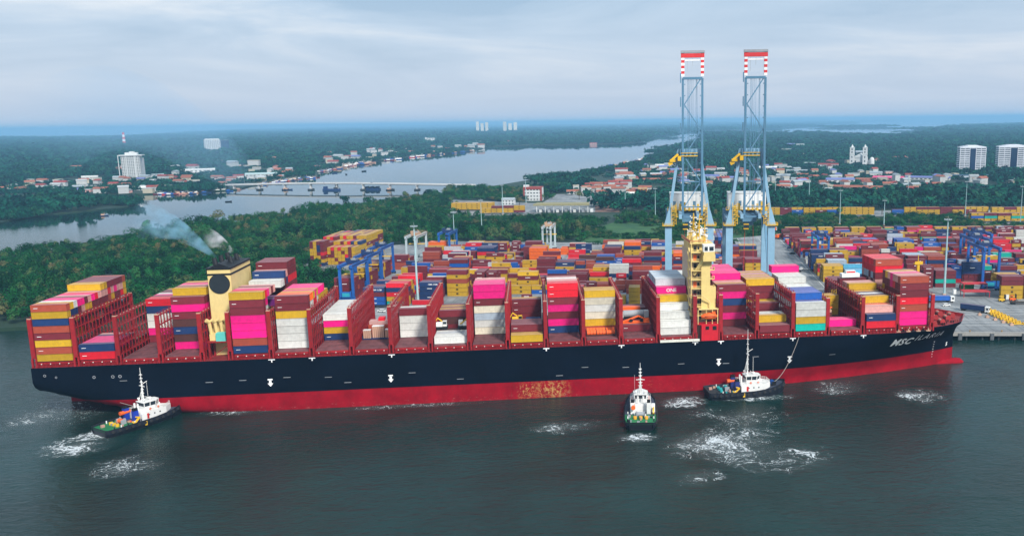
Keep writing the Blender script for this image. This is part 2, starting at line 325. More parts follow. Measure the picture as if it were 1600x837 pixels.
def hull_mats():
    a = mat('hull_black', (.0022, .0048, .012), .65, spec=.03, vary=.35, scale=.06, dirt=.06, bump=.15, bscale=.25)
    m = mat('hull_red', (.27, .003, .012), .6, spec=.04, vary=.35, scale=.16, dirt=.5)
    N = m.node_tree.nodes; L = m.node_tree.links; g = nn(N, 'ShaderNodeNewGeometry'); s = nn(N, 'ShaderNodeSeparateXYZ'); L.new(g.outputs['Position'], s.inputs[0])
    bc = N['Principled BSDF'].inputs['Base Color']; last = bc.links[0].from_socket
    def layer(last, cx, w, cz, h, col, sc, th, scx=1):
        dx = nn(N, 'ShaderNodeMath', operation='SUBTRACT', inp={1: cx}); L.new(s.outputs[0], dx.inputs[0]); ax = nn(N, 'ShaderNodeMath', operation='ABSOLUTE'); L.new(dx.outputs[0], ax.inputs[0])
        mk = nn(N, 'ShaderNodeMapRange', inp={1: w*.35, 2: w, 3: 1, 4: 0}); L.new(ax.outputs[0], mk.inputs[0])
        dz = nn(N, 'ShaderNodeMath', operation='SUBTRACT', inp={1: cz}); L.new(s.outputs[2], dz.inputs[0]); az = nn(N, 'ShaderNodeMath', operation='ABSOLUTE'); L.new(dz.outputs[0], az.inputs[0])
        mz = nn(N, 'ShaderNodeMapRange', inp={1: h*.4, 2: h, 3: 1, 4: 0}); L.new(az.outputs[0], mz.inputs[0])
        mp = nn(N, 'ShaderNodeMapping', inp={'Scale': (scx, 1, 1)}); L.new(g.outputs['Position'], mp.inputs[0])
        t = nn(N, 'ShaderNodeTexNoise', inp={'Scale': sc, 'Detail': 5, 'Roughness': .75}); L.new(mp.outputs[0], t.inputs[0])
        c = nn(N, 'ShaderNodeMapRange', inp={1: th-.02, 2: th+.06, 3: 0, 4: .8}); L.new(t.outputs[0], c.inputs[0])
        u = nn(N, 'ShaderNodeMath', operation='MULTIPLY'); L.new(mk.outputs[0], u.inputs[0]); L.new(mz.outputs[0], u.inputs[1]); v = nn(N, 'ShaderNodeMath', operation='MULTIPLY'); L.new(u.outputs[0], v.inputs[0]); L.new(c.outputs[0], v.inputs[1])
        x = nn(N, 'ShaderNodeMix', data_type='RGBA', inp={7: (*col, 1)}); L.new(v.outputs[0], x.inputs[0]); L.new(last, x.inputs[6]); return x.outputs[2]
    last = layer(last, 178, 5, 3, 4.4, (.50, .30, .10), .9, .53); last = layer(last, 187, 8, 3, 4.4, (.50, .30, .10), .75, .50)
    last = layer(last, 225, 16, 3.6, 1.6, (.50, .20, .10), 1.1, .60, .3)
    last = layer(last, 150, 140, .9, 1.2, (.30, .22, .18), 1.6, .60, .3); last = layer(last, 170, 170, 4, 3.5, (.55, .12, .12), 2.2, .655, .25)
    L.new(last, bc); return [a, m]
HM = hull_mats()
xs = [-1.2, 0, 2, 5, 9, 14, 20, 27, 35, 44, 54, 66, 80]+list(range(96, 226, 16))+list(range(226, 340, 6))+[343+2*i for i in range(10)]
zs = [-4, -2, -.6, .6, 2, 3.6, 5.2, 6.8, 8.5, 10.5, 12.5, 14.5, 16.5, 18.5, DK]
mb = MB()
def hp(x, z, sg):
    xx = min(x, stem(z)-.02) if x < 360 else stem(z)-.02 - (0 if x >= 361 else (361-x)*.5)
    return (xx, YC-sg*half(xx, z), z)
for sg in (1, -1):
    for i in range(len(xs)-1):
        for j in range(len(zs)-1):
            a, b, c, d = hp(xs[i], zs[j], sg), hp(xs[i+1], zs[j], sg), hp(xs[i+1], zs[j+1], sg), hp(xs[i], zs[j+1], sg)
            m = 1 if zs[j+1] <= 6.9 else 0
            mb.quad(a, b, c, d, m) if sg == 1 else mb.quad(d, c, b, a, m)
for j in range(len(zs)-1):      # transom
    mb.quad(hp(xs[0], zs[j], 1), hp(xs[0], zs[j+1], 1), hp(xs[0], zs[j+1], -1), hp(xs[0], zs[j], -1), 1 if zs[j+1] <= 6.9 else 0)
me = mb.mesh('hull', HM, True); bm = bmesh.new(); bm.from_mesh(me); bmesh.ops.remove_doubles(bm, verts=bm.verts, dist=.02); bmesh.ops.dissolve_degenerate(bm, edges=bm.edges, dist=.001)
for e in bm.edges:
    if len(e.link_faces) == 2 and e.link_faces[0].normal.angle(e.link_faces[1].normal, 0) > .9: e.smooth = False
bm.to_mesh(me); bm.free()
hull = link('hull', me, ship); hull.matrix_parent_inverse = INV
mb = MB()
# bulb, skeg and rudder
for i in range(14):
    t0, t1 = i/14, (i+1)/14
    def ring(t):
        x = 344+24.0*t; r = 1.0 if t < .8 else sqrt(max(0, 1-((t-.8)/.201)**3.2)); return [(x, YC+2.7*r*cos(2*pi*k/14), -.35+2.1*r*sin(2*pi*k/14)) for k in range(14)]
    A_, B_ = ring(t0), ring(t1)
    for k in range(14): l = (k+1) % 14; mb.quad(A_[k], A_[l], B_[l], B_[k])
spart(mb, 'bulbous_bow', [HM[1]], smooth=True)
spart(MB().box(6, 30, YC-.7, YC+.7, -4, 7).box(1.2, 5.4, YC-.35, YC+.35, -4, 6.4), 'rudder', [HM[1]])
MDECK = mat('deck_red', (.23, .022, .024), .7, vary=.4, scale=.5, dirt=.5); MRED = mat('lashing_red', (.30, .010, .014), .5, vary=.25, scale=.6, dirt=.25)
MHATCH = mat('hatch_paint', (.16, .055, .06), .75, vary=.45, scale=.35, dirt=.6); MBLK = mat('soot_black', (.008, .008, .01), .5); MCREAM = mat('house_cream', (.76, .58, .24), .5, dirt=.15, vary=.08)
MWHITE = mat('white_paint', (.78, .78, .75), .45, dirt=.18, vary=.06); MLAMP = mat('fitting_white', (.8, .76, .68), .4); MORG = mat('lifeboat_orange', (.85, .13, .02), .4, dirt=.1); MGLASS = mat('window_glass', (.02, .03, .04), .12, spec=.6)
MYEL = mat('safety_yellow', (.72, .43, .02), .5, dirt=.12); MTAN = mat('crate_tan', (.52, .32, .22), .7, dirt=.3); MGREY = mat('machine_grey', (.30, .32, .34), .5, dirt=.2); MTURQ = mat('turquoise_paint', (.12, .55, .48), .5)
mb = MB()
for i in range(len(xs)-1):
    a, b = xs[i], xs[i+1]
    if a >= 361: break
    mb.quad(hp(a, DK-.05, 1), hp(b, DK-.05, 1), hp(b, DK-.05, -1), hp(a, DK-.05, -1))
spart(mb, 'main_deck', [MDECK])
# bulwark round the bow, knuckled outward
mb = MB(); bx = [343+2*i for i in range(10)]
for sg in (1, -1):
    for i in range(len(bx)-1):
        a, b = hp(bx[i], DK, sg), hp(bx[i+1], DK, sg)
        def up(p, o=0, h=1.25): d = Vector((p[0]-340, (p[1]-YC)*1.2, 0)).normalized(); return (p[0]+d.x*(.5-o), p[1]+d.y*(.5-o), DK+h)
        mb.quad(a, b, up(b), up(a), 0); mb.quad(up(a, .3), up(b, .3), (b[0]-.2, b[1], DK), (a[0]-.2, a[1], DK), 1); mb.quad(up(a), up(b), up(b, .3), up(a, .3), 1)
spart(mb, 'bulwark', [HM[0], MRED])
# hatch covers, coamings and side walkways bay by bay
for i in range(24):
    x0, x1 = ST[i]+1.25, ST[i+1]-1.25
    if i in (4, 17): continue
    far = 45.2 if i < 22 else 43.0; near = .9 if i < 22 else (1.5 if i == 22 else 3.2)
    mb = MB(); w = (far-near)/4
    for k in range(4):
        mb.box(x0, x1, near+w*k+.06, near+w*(k+1)-.06, DK+.9, DK+2.2)
        for n in range(5): mb.box(x0+.9+n*2.5, x0+1.1+n*2.5, near+w*k+.3, near+w*(k+1)-.3, DK+2.2, DK+2.27)
    for s_ in range(0, 18):
        for xx in (x0+.15, x1-.45): mb.box(xx, xx+.3, 1.1+s_*2.45, 1.35+s_*2.45, DK+2.2, DK+2.32)
    spart(mb, 'hatch_cover', [MHATCH])
    mb = MB().box(x0, x1, near-.35, near-.05, DK-.04, DK+1.9)
    for n in range(9): mb.box(x0+.3+n*1.4, x0+.42+n*1.4, near-.75, near-.35, DK, DK+1.7)
    mb.box(x0, x1, near-.8, near-.36, DK+1.25, DK+1.33)
    spart(mb, 'hatch_coaming', [MRED])
    mb = MB(); yy = near-.85
    for z in (DK+.55, DK+1.05): mb.box(ST[i]+1, ST[i+1]-1, yy, yy+.06, z, z+.06)
    for n in range(7): mb.box(x0+n*2, x0+.07+n*2, yy, yy+.07, DK-.04, DK+1.12)
    for n in range(4): mb.box(x0+1.2+n*3.1, x0+1.5+n*3.1, yy-.02, yy+.2, DK+1.2, DK+1.5, 1)
    spart(mb, 'side_railing', [MRED, MLAMP])
# lashing bridges: near and far post, walkways, struts
def bridge(h, y0, y1, tall=True):
    mb = MB(); n = int((y1-y0)/2.5); lv = [h*k for k in ((.2, .4, .6, .8) if tall else (.3, .6, .88))]
    for k in range(n+1):
        y = y0+(y1-y0)*k/n
        for x in (-.62, .62):
            if 0 < k < n: mb.box(x-.11, x+.11, y-.13, y+.13, 0, h+(1.0 if k % 2 else .35))
            if k < n:
                for z in (lv if k % 2 else lv[::2]): mb.bar((x, y, z), (x, y+(y1-y0)/n, z-h*.19), .09)
        if 0 < k < n: mb.box(-.12, .12, y-.28, y+.28, h+.3, h+.55, 1)
    for z in lv+[h]:
        mb.box(-.62, .62, y0, y1, z-.08, z+.04)
        for x in (-.66, .6): mb.box(x, x+.06, y0, y1, z+.98, z+1.05); mb.box(x, x+.06, y0, y1, z+.5, z+.55)
    w = mb.mesh('walkway_frame', [MRED, MTAN])
    p = MB()
    p.box(-.72, .72, y0-.05, y0+.75, 3.4, h+.5); p.box(-.95, -.4, y0-.05, y0+.7, 0, 3.4); p.box(.4, .95, y0-.05, y0+.7, 0, 3.4); p.box(-.7, .7, y0+.1, y0+.5, h+.5, h+.8, 1)
    return w, p.mesh('post', [MRED, MTAN])
BR = {'t': bridge(17.5, .15, 45.85), 's': bridge(14.5, 1.2, 44.8, False), 'n': bridge(17.5, .15, 45.85)}
for i in range(25):
    s_ = 's' if i >= 21 else 't'; w, p = BR[s_]; x = ST[i]+(.2 if i == 0 else 0)
    o = link('lashing_bridge', w, ship, (x, 0, DK)); o.matrix_parent_inverse = INV
    a = link('post', p, o); b = link('post', p, o, (0, 46, 0)); b.scale = (1, -1, 1)
# hull markings follow the plating
def hull_y(x, z): return YC-half(x, z)
def paint(mesh_pts_faces, x0, z0, name, m, off=.04):
    v, f = mesh_pts_faces; me = bpy.data.meshes.new(name)
    me.from_pydata([(x0+a, hull_y(x0+a, z0+b)-off, z0+b) for a, b in v], [], f); me.materials.append(m); o = link(name, me, ship); o.matrix_parent_inverse = INV; return o
def glyphs(txt, size, shear=0.0, bold=.0, space=1.0):
    c = bpy.data.curves.new('glyphs', 'FONT'); c.body = txt; c.size = size; c.shear = shear; c.offset = bold; c.resolution_u = 2; c.space_character = space
    o = bpy.data.objects.new('glyphs', c); COL.objects.link(o); dg = bpy.context.evaluated_depsgraph_get(); me = bpy.data.meshes.new_from_object(o.evaluated_get(dg))
    bm = bmesh.new(); bm.from_mesh(me); bmesh.ops.remove_doubles(bm, verts=bm.verts, dist=1e-4); bmesh.ops.triangulate(bm, faces=bm.faces)
    for _ in range(2):
        es = [e for e in bm.edges if e.calc_length() > size*.25]
        if es: bmesh.ops.subdivide_edges(bm, edges=es, cuts=1); bmesh.ops.triangulate(bm, faces=bm.faces)
    v = [(p.co.x, p.co.y) for p in bm.verts]; f = [tuple(p.index for p in q.verts) for q in bm.faces]; bm.free()
    COL.objects.unlink(o); bpy.data.objects.remove(o); bpy.data.curves.remove(c); bpy.data.meshes.remove(me); return v, f
MLET = mat('letter_white', (.88, .88, .87), .5, vary=.04)
paint(glyphs('MSC', 4.7, .30, .17, 1.12), 325.4, 13.6, 'ship_name', MLET)
paint(glyphs('ILARIA', 4.2, .30, .0, 1.25), 336.5, 15.0, 'ship_name', MLET)
for nx, nz in ((357.6, 8.2),): paint(glyphs('5', 2.4, 0, .05), nx, nz, 'bow_mark', MLET)
for k in range(7): paint(glyphs(str(18-2*k), .7, 0, .03), 349.5+k*.25, 11.5-1.3*k, 'draft_mark', MLET)
arrow = ([(-.9, 3.0), (.9, 3.0), (.9, 2.5), (-.9, 2.5), (-.45, 2.4), (.45, 2.4), (.45, 1.3), (-.45, 1.3), (1.05, 1.3), (0, 0), (-1.05, 1.3)], [(0, 3, 2, 1), (4, 7, 6, 5), (8, 10, 9)])
for u, v in ((423, 603.5), (611, 597), (1123, 571.5), (1234, 567.5)):
    d = fw + RT*(u-800-OX)/FOC - UP*(v-418.5)/FOC; p = CAM+d*(-CAM.y/d.y); paint(arrow, p.x, p.z, 'tug_mark', MLET)
tee = ([(-1.2, .5), (1.2, .5), (1.2, .15), (-1.2, .15), (-.22, .15), (.22, .15), (.22, -.7), (-.22, -.7)], [(0, 3, 2, 1), (4, 7, 6, 5)])
for x in [ST[i] for i in (6, 7, 9, 13, 15, 17, 18, 20, 22)]: paint(tee, x, DK-.75, 'bay_mark', MLET)
dash = ([(-1.3, .2), (1.3, .2), (1.3, 0), (-1.3, 0)], [(0, 3, 2, 1)])
for x, z in ((60, 12), (72, 12.2), (88, 12.6), (103, 12), (134, 12.3), (152, 9), (200, 11.5), (216, 10.8), (238, 11.2), (256, 10.6), (268, 12.8), (300, 12), (30, 14), (110, 9.6), (190, 8.6)): paint(dash, x, z, 'scuff_plate', MGREY)
for x, z, r in ((3.2, 17.2, .5), (20, 15.9, .55), (26.5, 15.8, .6), (29.0, 15.8, .6), (7, 16.4, .4)): 
    v = [(r*cos(2*pi*k/12), r*sin(2*pi*k/12)) for k in range(12)]+[(.6*r*cos(2*pi*k/12), .6*r*sin(2*pi*k/12)) for k in range(12)]
    paint((v, [((k+1) % 12, k, 12+k, 12+(k+1) % 12) for k in range(12)]), x, z, 'fairlead_ring', MGREY)
# funnel
fx0, fx1, fy0, fy1 = 59.9, 68.2, 8.5, 31.0; ft = 53.2
fn = spart(MB().box(fx0, fx1, fy0, fy1, DK, ft-1.6, 0).box(fx0-.12, fx1+.12, fy0-.12, fy1+.12, ft-2.4, ft-1.7, 1).box(fx0, fx1, fy0, fy1, ft-1.6, ft-.2, 0).box(fx0-.25, fx1+.25, fy0-.25, fy1+.25, ft-.2, ft+.5, 1), 'funnel', [MCREAM, MBLK])
def sub(o): o.matrix_parent_inverse = Matrix.Identity(4); return o
disc = MB().tube((64.0, fy0-.28, 47.6), (64.0, fy0-.02, 47.6), 3.75, n=28); sub(disc.build('disc', [MBLK], fn))
sub(MB().tube((64.0, fy0-.34, 47.6), (64.0, fy0-.29, 47.6), 3.5, n=28).build('disc', [mat('disc_dark', (.02, .025, .03), .4)], fn))
for k in range(5): sub(MB().tube((61.5+k % 2*4.5, fy0+5+3.4*k, ft+.5), (60.9+k % 2*4.5, fy0+5.4+3.4*k, ft+3.4), .9, .85, 10).build('exhaust_pipe', [MBLK], fn))
sub(MB().gable(fx0+.6, fx1-.6, fy0+.8, fy1-3, ft+.5, 1.5, 0, 'y').build('cowling', [MBLK], fn))
# engine casing platform beside the funnel with vents and a turquoise tank
mb = MB().box(59.6, 67.9, 2.2, 8.4, DK+6.3, DK+6.8)
for x in (60, 66.9):
    for y in (2.4, 7.2): mb.box(x, x+.6, y, y+.6, DK, DK+6.3)
mb.bar((60.5, 2.5, DK+.5), (66.8, 2.5, DK+5), .25)
spart(mb, 'engine_platform', [MRED])
for k in range(4): spart(MB().tube((60.4+k*1.75, 5.6+k*.8, DK+9), (60.0+k*1.75, 5.4+k*.8, DK+13.5), .65, n=10).tube((60.0+k*1.75, 5.4+k*.8, DK+13.5), (59.3+k*1.75, 4.5+k*.8, DK+14.4), .8, n=10), 'vent_pipe', [MCREAM])
spart(MB().box(60.3, 66.5, 3.8, 8.0, DK+6.8, DK+9.2), 'vent_house', [MCREAM]); spart(MB().box(63, 66.4, 2.3, 4.4, DK+6.8, DK+9.8).box(63.2, 66.2, 2.5, 4.2, DK+9.8, DK+10), 'supply_tank', [MTURQ])
# accommodation block
ax0, ax1, ay0, ay1 = 242.9, 251.0, 2.6, 27.5; az = 58.2
MCR2 = mat('house_yellow', (.80, .60, .22), .5, dirt=.15, vary=.08); MPK = mat('house_yellow_shaded', (.64, .47, .32), .55, dirt=.25, vary=.1)  # duller peach tone: shade on the block's aft face put into its colour
hs = spart(MB().box(ax0, ax1-2.2, ay0+2.6, ay1-2.6, DK, az-3.4, 1).box(ax0+3.6, ax1-1.0, ay0, ay0+2.58, DK+8, az-8.2, 0).box(ax0+3.6, ax1+1.3, ay0+.02, ay0+2.5, DK+8, DK+21, 0).box(ax0+3.6, ax1-.4, ay0+.01, ay0+2.4, az-9, az-5, 0).box(ax0+.2, ax1, ay0+5, ay1-5, az-3.4, az-.2, 0), 'accommodation_block', [MCR2, MPK])
for k in range(8):
    z = DK+9.5+k*3.6
    sub(MB().box(ax0-.6, ax0+3.58, ay0-.2, ay0+2.55, z, z+.25).box(ax0-.6, ax0-.5, ay0-.2, ay0+2.5, z+.25, z+1.25).box(ax0-.5, ax0+3.55, ay0-.2, ay0-.12, z+1.05, z+1.2).box(ax0-.5, ax0+3.55, ay0-.2, ay0-.12, z+.6, z+.68).box(ax0-.55, ax0-.3, ay0-.1, ay0+.15, z+.25, z+3.6).box(ax0+1.4, ax0+1.5, ay0-.2, ay0-.1, z+.25, z+1.2).build('balcony', [MCR2], hs))
    sub(MB().box(ax0+.9, ax0+2.2, ay0+2.5, ay0+2.57, z+.3, z+2.5, 0).box(ax0+2.5, ax0+3.3, ay0+2.5, ay0+2.57, z+.9, z+2.2, 1).build('balcony_door', [MORG if k % 3 == 0 else MBLK, MGLASS], hs))
    if k > 1: sub(MB().box(ax1-1.0, ax1+.9, ay0+.6, ay0+2.5, z, z+.25).box(ax1+.8, ax1+.9, ay0+.6, ay0+2.5, z+.25, z+1.25).box(ax1-1, ax1+.8, ay0+.6, ay0+.68, z+1.05, z+1.2).build('balcony', [MCR2], hs))
    
    sub(MB().bar((ax0-.5, ay0+3.2, z), (ax0-.5, ay0+7.4, z+3.6), .5, .12).build('outside_stair', [MCR2], hs))
wz = az-4.2
wing = sub(MB().box(ax0+3.8, ax1+.5, 0.1, 9, wz-2.2, wz+.3).box(ax0+3.8, ax1+.5, 0.1, .3, wz+.3, wz+1.5).box(ax0+3.8, ax0+4.0, 0.1, 9, wz+.3, wz+1.5).box(ax1+.3, ax1+.5, 0.1, 9, wz+.3, wz+1.5).build('bridge_wing', [MCR2], hs))
sub(MB().bar((ax0+3.9, 1.5, wz-2), (ax0+.9, 4.2, wz-8), .5, 1.2).build('wing_bracket', [MCR2], hs))
sub(MB().box(ax0+4, ax1+.3, .6, 3.2, wz+1.5, wz+4.0, 0).box(ax0+3.9, ax1+.4, .5, 3.3, wz+4.0, wz+4.3, 0).box(ax0+4.4, ax0+5.7, .53, .58, wz+1.9, wz+3.5, 1).box(ax0+6.3, ax1-.1, .53, .58, wz+1.9, wz+3.5, 1).build('wing_cabin', [MWHITE, MGLASS], hs))
sub(MB().box(ax0-.4, ax1+.6, ay0+3, ay1-3, az-.2, az+.05, 2).box(ax0-.4, ax0-.3, ay0+3, ay1-3, az+.1, az+1.2, 1).box(ax0-.4, ax1+.6, ay0+3, ay0+3.1, az+.9, az+1.1, 1).build('top_deck', [MORG, mat('rail_orange', (.62, .20, .10), .5), MCR2], hs))
random.seed(3)
mastp = [(246.5, 19, 10.5, .5), (248.5, 17, 10, .3), (247, 23, 7, .3), (249.5, 11, 6.2, .3), (245.5, 8, 5.0, .25), (249.5, 24, 5.5, .3), (244.5, 14, 4.5, .2), (248, 6.5, 4, .2)]
for x, y, h, r in mastp:
    m_ = MB().tube((x, y, az), (x, y, az+h), r, r*.5, 8, 0)
    for k in range(3): z = az+h*(.45+.2*k); m_.bar((x-1.6+.3*k, y, z), (x+1.6-.3*k, y, z), .16, m=0); m_.bar((x, y-1.8, z+.3), (x, y+1.8, z+.3), .14, m=0); m_.box(x-1.5, x-1.1, y-.2, y+.2, z+.1, z+.6, 1)
    m_.box(x-1.1, x+1.1, y-.15, y+.15, az+h*.8, az+h*.8+.3, 1)
    sub(m_.build('mast', [MYEL, MWHITE], hs))
for x, y, r in ((249.5, 20, 1.2), (245.5, 12, .8), (249.5, 8, .7), (246.5, 25, .9)): sub(MB().tube((x, y, az), (x, y, az+1.8), .25).ball((x, y, az+1.8+r*.8), r, r, r).build('radome', [MWHITE], hs, smooth=False))
for k in range(8): x = ax0+.4+random.random()*6.5; y = ay0+4+k*2.6; sub(MB().cbox(x, y, az+.1, 1.4+random.random(), 1.2, .9+random.random()*1.3).build('deck_locker', [random.choice([MYEL, MWHITE, MORG, MCR2])], hs))
# lifeboat station
st_ = spart(MB().box(246.2, 253.0, .4, 3.2, DK, DK+6.4).box(244.6, 253, .5, 3.4, DK+6.4, DK+6.7).box(244.6, 252.9, .5, .6, DK+7.3, DK+7.45).box(245.2, 253, .4, 3.4, DK+12.4, DK+12.7, 1).box(244.7, 245, .5, .8, DK+6.7, DK+12.4, 1).box(252.5, 252.8, .5, .8, DK+6.7, DK+12.4, 1).box(248, 248.25, .5, .8, DK+6.7, DK+12.4, 1).box(250.4, 250.65, .5, .8, DK+6.7, DK+12.4, 1).box(247.8, 249.2, .3, .38, DK+4.4, DK+5.8, 2).box(250.6, 252.2, .3, .38, DK+4.2, DK+5.8, 2), 'lifeboat_station', [mat('station_red', (.55, .008, .02), .5, dirt=.1), MCREAM, MBLK])
lb = MB()
for i in range(10):
    t0, t1 = i/10, (i+1)/10
    def rg(t):
        w = sin(pi*min(1, max(.02, t)))**.45; return [(246.0+6.6*t, .6+1.45*w*cos(2*pi*k/12), DK+9.7+1.25*w*sin(2*pi*k/12)*(1.15 if sin(2*pi*k/12) > 0 else .9)) for k in range(12)]
    a, b = rg(t0), rg(t1)
    for k in range(12): l = (k+1) % 12; lb.quad(a[k], a[l], b[l], b[k], 0)
lb.box(250.3, 251.6, -.1, 1.3, DK+10.7, DK+11.5, 0).box(247.2, 251.8, -.9, -.86, DK+9.9, DK+10.1, 1)
lbo = lb.build('lifeboat', [MORG, MBLK], smooth=False); lbo.parent = st_; sub(lbo)
spart(MB().box(249.6, 249.9, 1.4, 1.7, DK+12.7, DK+15.5).bar((249.7, 1.5, DK+15.4), (246.2, .2, DK+18.5), .35), 'davit_crane', [MCREAM])
spart(MB().box(229.6, 245.2, -.75, .1, DK+.2, DK+1.0).box(229.6, 245.2, -.8, -.72, DK+1.0, DK+1.2), 'gangway', [mat('gangway_white', (.7, .68, .6), .5, dirt=.3)])
# foremast and foredeck machinery
d = fw + RT*(1435-800-OX)/FOC - UP*(402-418.5)/FOC; pm = CAM+d*((26-CAM.y)/d.y)
spart(MB().box(pm.x-.55, pm.x+.55, 25.4, 26.6, DK, pm.z-3, 0).box(pm.x-1.8, pm.x+1.8, 25.2, 26.8, pm.z-3, pm.z-2.6, 0).box(pm.x-1.8, pm.x+1.8, 25.2, 25.25, pm.z-2.6, pm.z-1.6, 0).tube((pm.x, 26, pm.z-2.6), (pm.x, 26, pm.z+1.2), .22, .12).cbox(pm.x+.9, 26, pm.z-2.6, .5, .5, 1.0, 1), 'foremast', [MYEL, MWHITE])
random.seed(12)
for k, (x, y) in enumerate([(346, 9), (346.5, 16), (347, 24), (346, 31), (346, 38), (351, 12), (352, 20), (352, 28), (351, 35), (356.5, 18), (357, 26), (360.5, 22)]):
    m_ = MB().box(x-1.2, x+1.2, y-1.4, y+1.4, DK, DK+.5); a = random.random()*.6-.3
    m_.tube((x-.2+a, y-1.5, DK+1.3), (x-.2-a, y+1.5, DK+1.3), .75, n=10, m=1).tube((x-.2, y-1.7, DK+1.3), (x-.2, y-1.55, DK+1.3), 1.15, n=10).tube((x-.2, y+1.55, DK+1.3), (x-.2, y+1.7, DK+1.3), 1.15, n=10).box(x+.6, x+1.3, y-.5, y+.5, DK+.4, DK+1.7)
    spart(m_, 'winch', [mat('winch_red', (.35, .03, .03), .5, dirt=.4), mat('rope_tan', (.45, .25, .2), .8)])
for k in range(34):
    x = 344+random.random()*18; y = 23+(random.random()-.5)*2*(half(x, 20)-3); spart(MB().tube((x-.5, y, DK), (x-.5, y, DK+.9), .3).tube((x+.5, y, DK), (x+.5, y, DK+.9), .3), 'bitts', [(MBLK, mat('gear_brown', (.25, .06, .04), .6, dirt=.4), MTAN, mat('gear_maroon', (.12, .02, .02), .6))[k % 4]])
for k in range(7):
    x = 327.5+k*2.1; spart(MB().tube((x, 1.3, DK), (x, 1.3, DK+1.1), .33).box(x-.9, x+.9, 1.0, 1.9, DK, DK+.35), 'bitts', [MBLK if k % 2 else MTAN])
# ------------------------------------------------------------------ containers
CC = {'m': ((.80, .003, .20), 'magenta'), 'y': ((.56, .33, .012), 'mustard yellow'), 'r': ((.17, .017, .026), 'maroon'), 'b': ((.36, .062, .032), 'brick red'), 'R': ((.66, .008, .022), 'bright red'),
      'n': ((.010, .035, .125), 'navy blue'), 'u': ((.012, .10, .40), 'blue'), 'w': ((.62, .62, .58), 'white'), 'c': ((.60, .55, .43), 'cream'), 'g': ((.42, .50, .58), 'blue grey'), 't': ((.0, .38, .30), 'turquoise'),
      'o': ((.85, .14, .008), 'orange'), 'e': ((.01, .27, .07), 'green'), 'd': ((.085, .028, .024), 'dark brown'), 'p': ((.16, .012, .17), 'purple'), 'k': ((.60, .30, .26), 'faded pink'), 'l': ((.10, .42, .62), 'light blue'), 'a': ((.50, .52, .54), 'silver grey')}
def roofcol(c): return tuple(min(.85, x*.68+.12*f) for x, f in zip(c, (1.15, .85, .9)))  # paler tops: weathered roofs, with sky glare also put into the colour
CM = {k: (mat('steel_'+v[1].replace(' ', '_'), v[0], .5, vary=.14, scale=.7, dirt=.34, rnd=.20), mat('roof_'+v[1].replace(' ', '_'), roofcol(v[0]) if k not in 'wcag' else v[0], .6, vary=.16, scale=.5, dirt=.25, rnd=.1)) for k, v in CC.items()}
def cbox_geo(Lx, Wy, Hz, rec=.09):
    """container shell: framed and recessed sides, ends with door bars, framed roof. returns verts, faces, roofflag"""
    mb = MB(); x, y = Lx/2, Wy/2
    def framed(o, ux, uy, nrm, w, h, m, fr=.14):
        o = Vector(o); ux = Vector(ux); uy = Vector(uy); n_ = Vector(nrm)*rec
        O = [o, o+ux*w, o+ux*w+uy*h, o+uy*h]; I = [o+ux*fr+uy*fr, o+ux*(w-fr)+uy*fr, o+ux*(w-fr)+uy*(h-fr), o+ux*fr+uy*(h-fr)]; D = [p-n_ for p in I]
        for k in range(4): l = (k+1) % 4; mb.quad(O[k], O[l], I[l], I[k], m); mb.quad(I[k], I[l], D[l], D[k], m)
        mb.quad(*D, m)
    framed((-x, -y, 0), (1, 0, 0), (0, 0, 1), (0, -1, 0), Lx, Hz, 0); framed((x, y, 0), (-1, 0, 0), (0, 0, 1), (0, 1, 0), Lx, Hz, 0)
    framed((x, -y, 0), (0, 1, 0), (0, 0, 1), (1, 0, 0), Wy, Hz, 0); framed((-x, y, 0), (0, -1, 0), (0, 0, 1), (-1, 0, 0), Wy, Hz, 0)
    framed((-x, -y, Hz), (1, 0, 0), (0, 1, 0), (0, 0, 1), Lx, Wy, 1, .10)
    for k in (-.35, .35):
        for sg in (1, -1): mb.box(*sorted((sg*(x-.05), sg*(x+.01))), k-.03, k+.03, .2, Hz-.2, 0)
    return mb
GEO = {(L_, H_): cbox_geo(L_, 2.40, H_-.07) for L_ in (12.15, 6.06) for H_ in (2.86, 2.56)}
CMESH = {}
def cmesh(c, L_=12.15, H_=2.86):
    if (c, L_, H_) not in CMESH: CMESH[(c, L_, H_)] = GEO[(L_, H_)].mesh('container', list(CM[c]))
    return CMESH[(c, L_, H_)]
LET = {}
def lettering(txt, size):
    if (txt, size) not in LET:
        v, f = glyphs(txt, size, 0, .02) if not txt.startswith('#') else ([(-size, -size*.12), (size, -size*.12), (size, size*.12), (-size, size*.12)], [(0, 1, 2, 3)])
        mx_ = (max(p[0] for p in v)+min(p[0] for p in v))/2; my = (max(p[1] for p in v)+min(p[1] for p in v))/2
        me = bpy.data.meshes.new('lettering'); me.from_pydata([(p[0]-mx_, -1.23, p[1]-my) for p in v], [], f); LET[(txt, size)] = me
    return LET[(txt, size)]
def make_logo():   # small dark square badge with two yellow bars, as on the yellow boxes
    mb = MB().box(-.62, .62, -1.225, -1.205, -.55, .55, 0)
    for z in (-.3, .08): mb.box(-.42, .42, -1.235, -1.226, z, z+.2, 1)
    return mb.mesh('logo', [mat('logo_brown', (.05, .03, .01), .5), CM['y'][0]])
LOGO = make_logo()
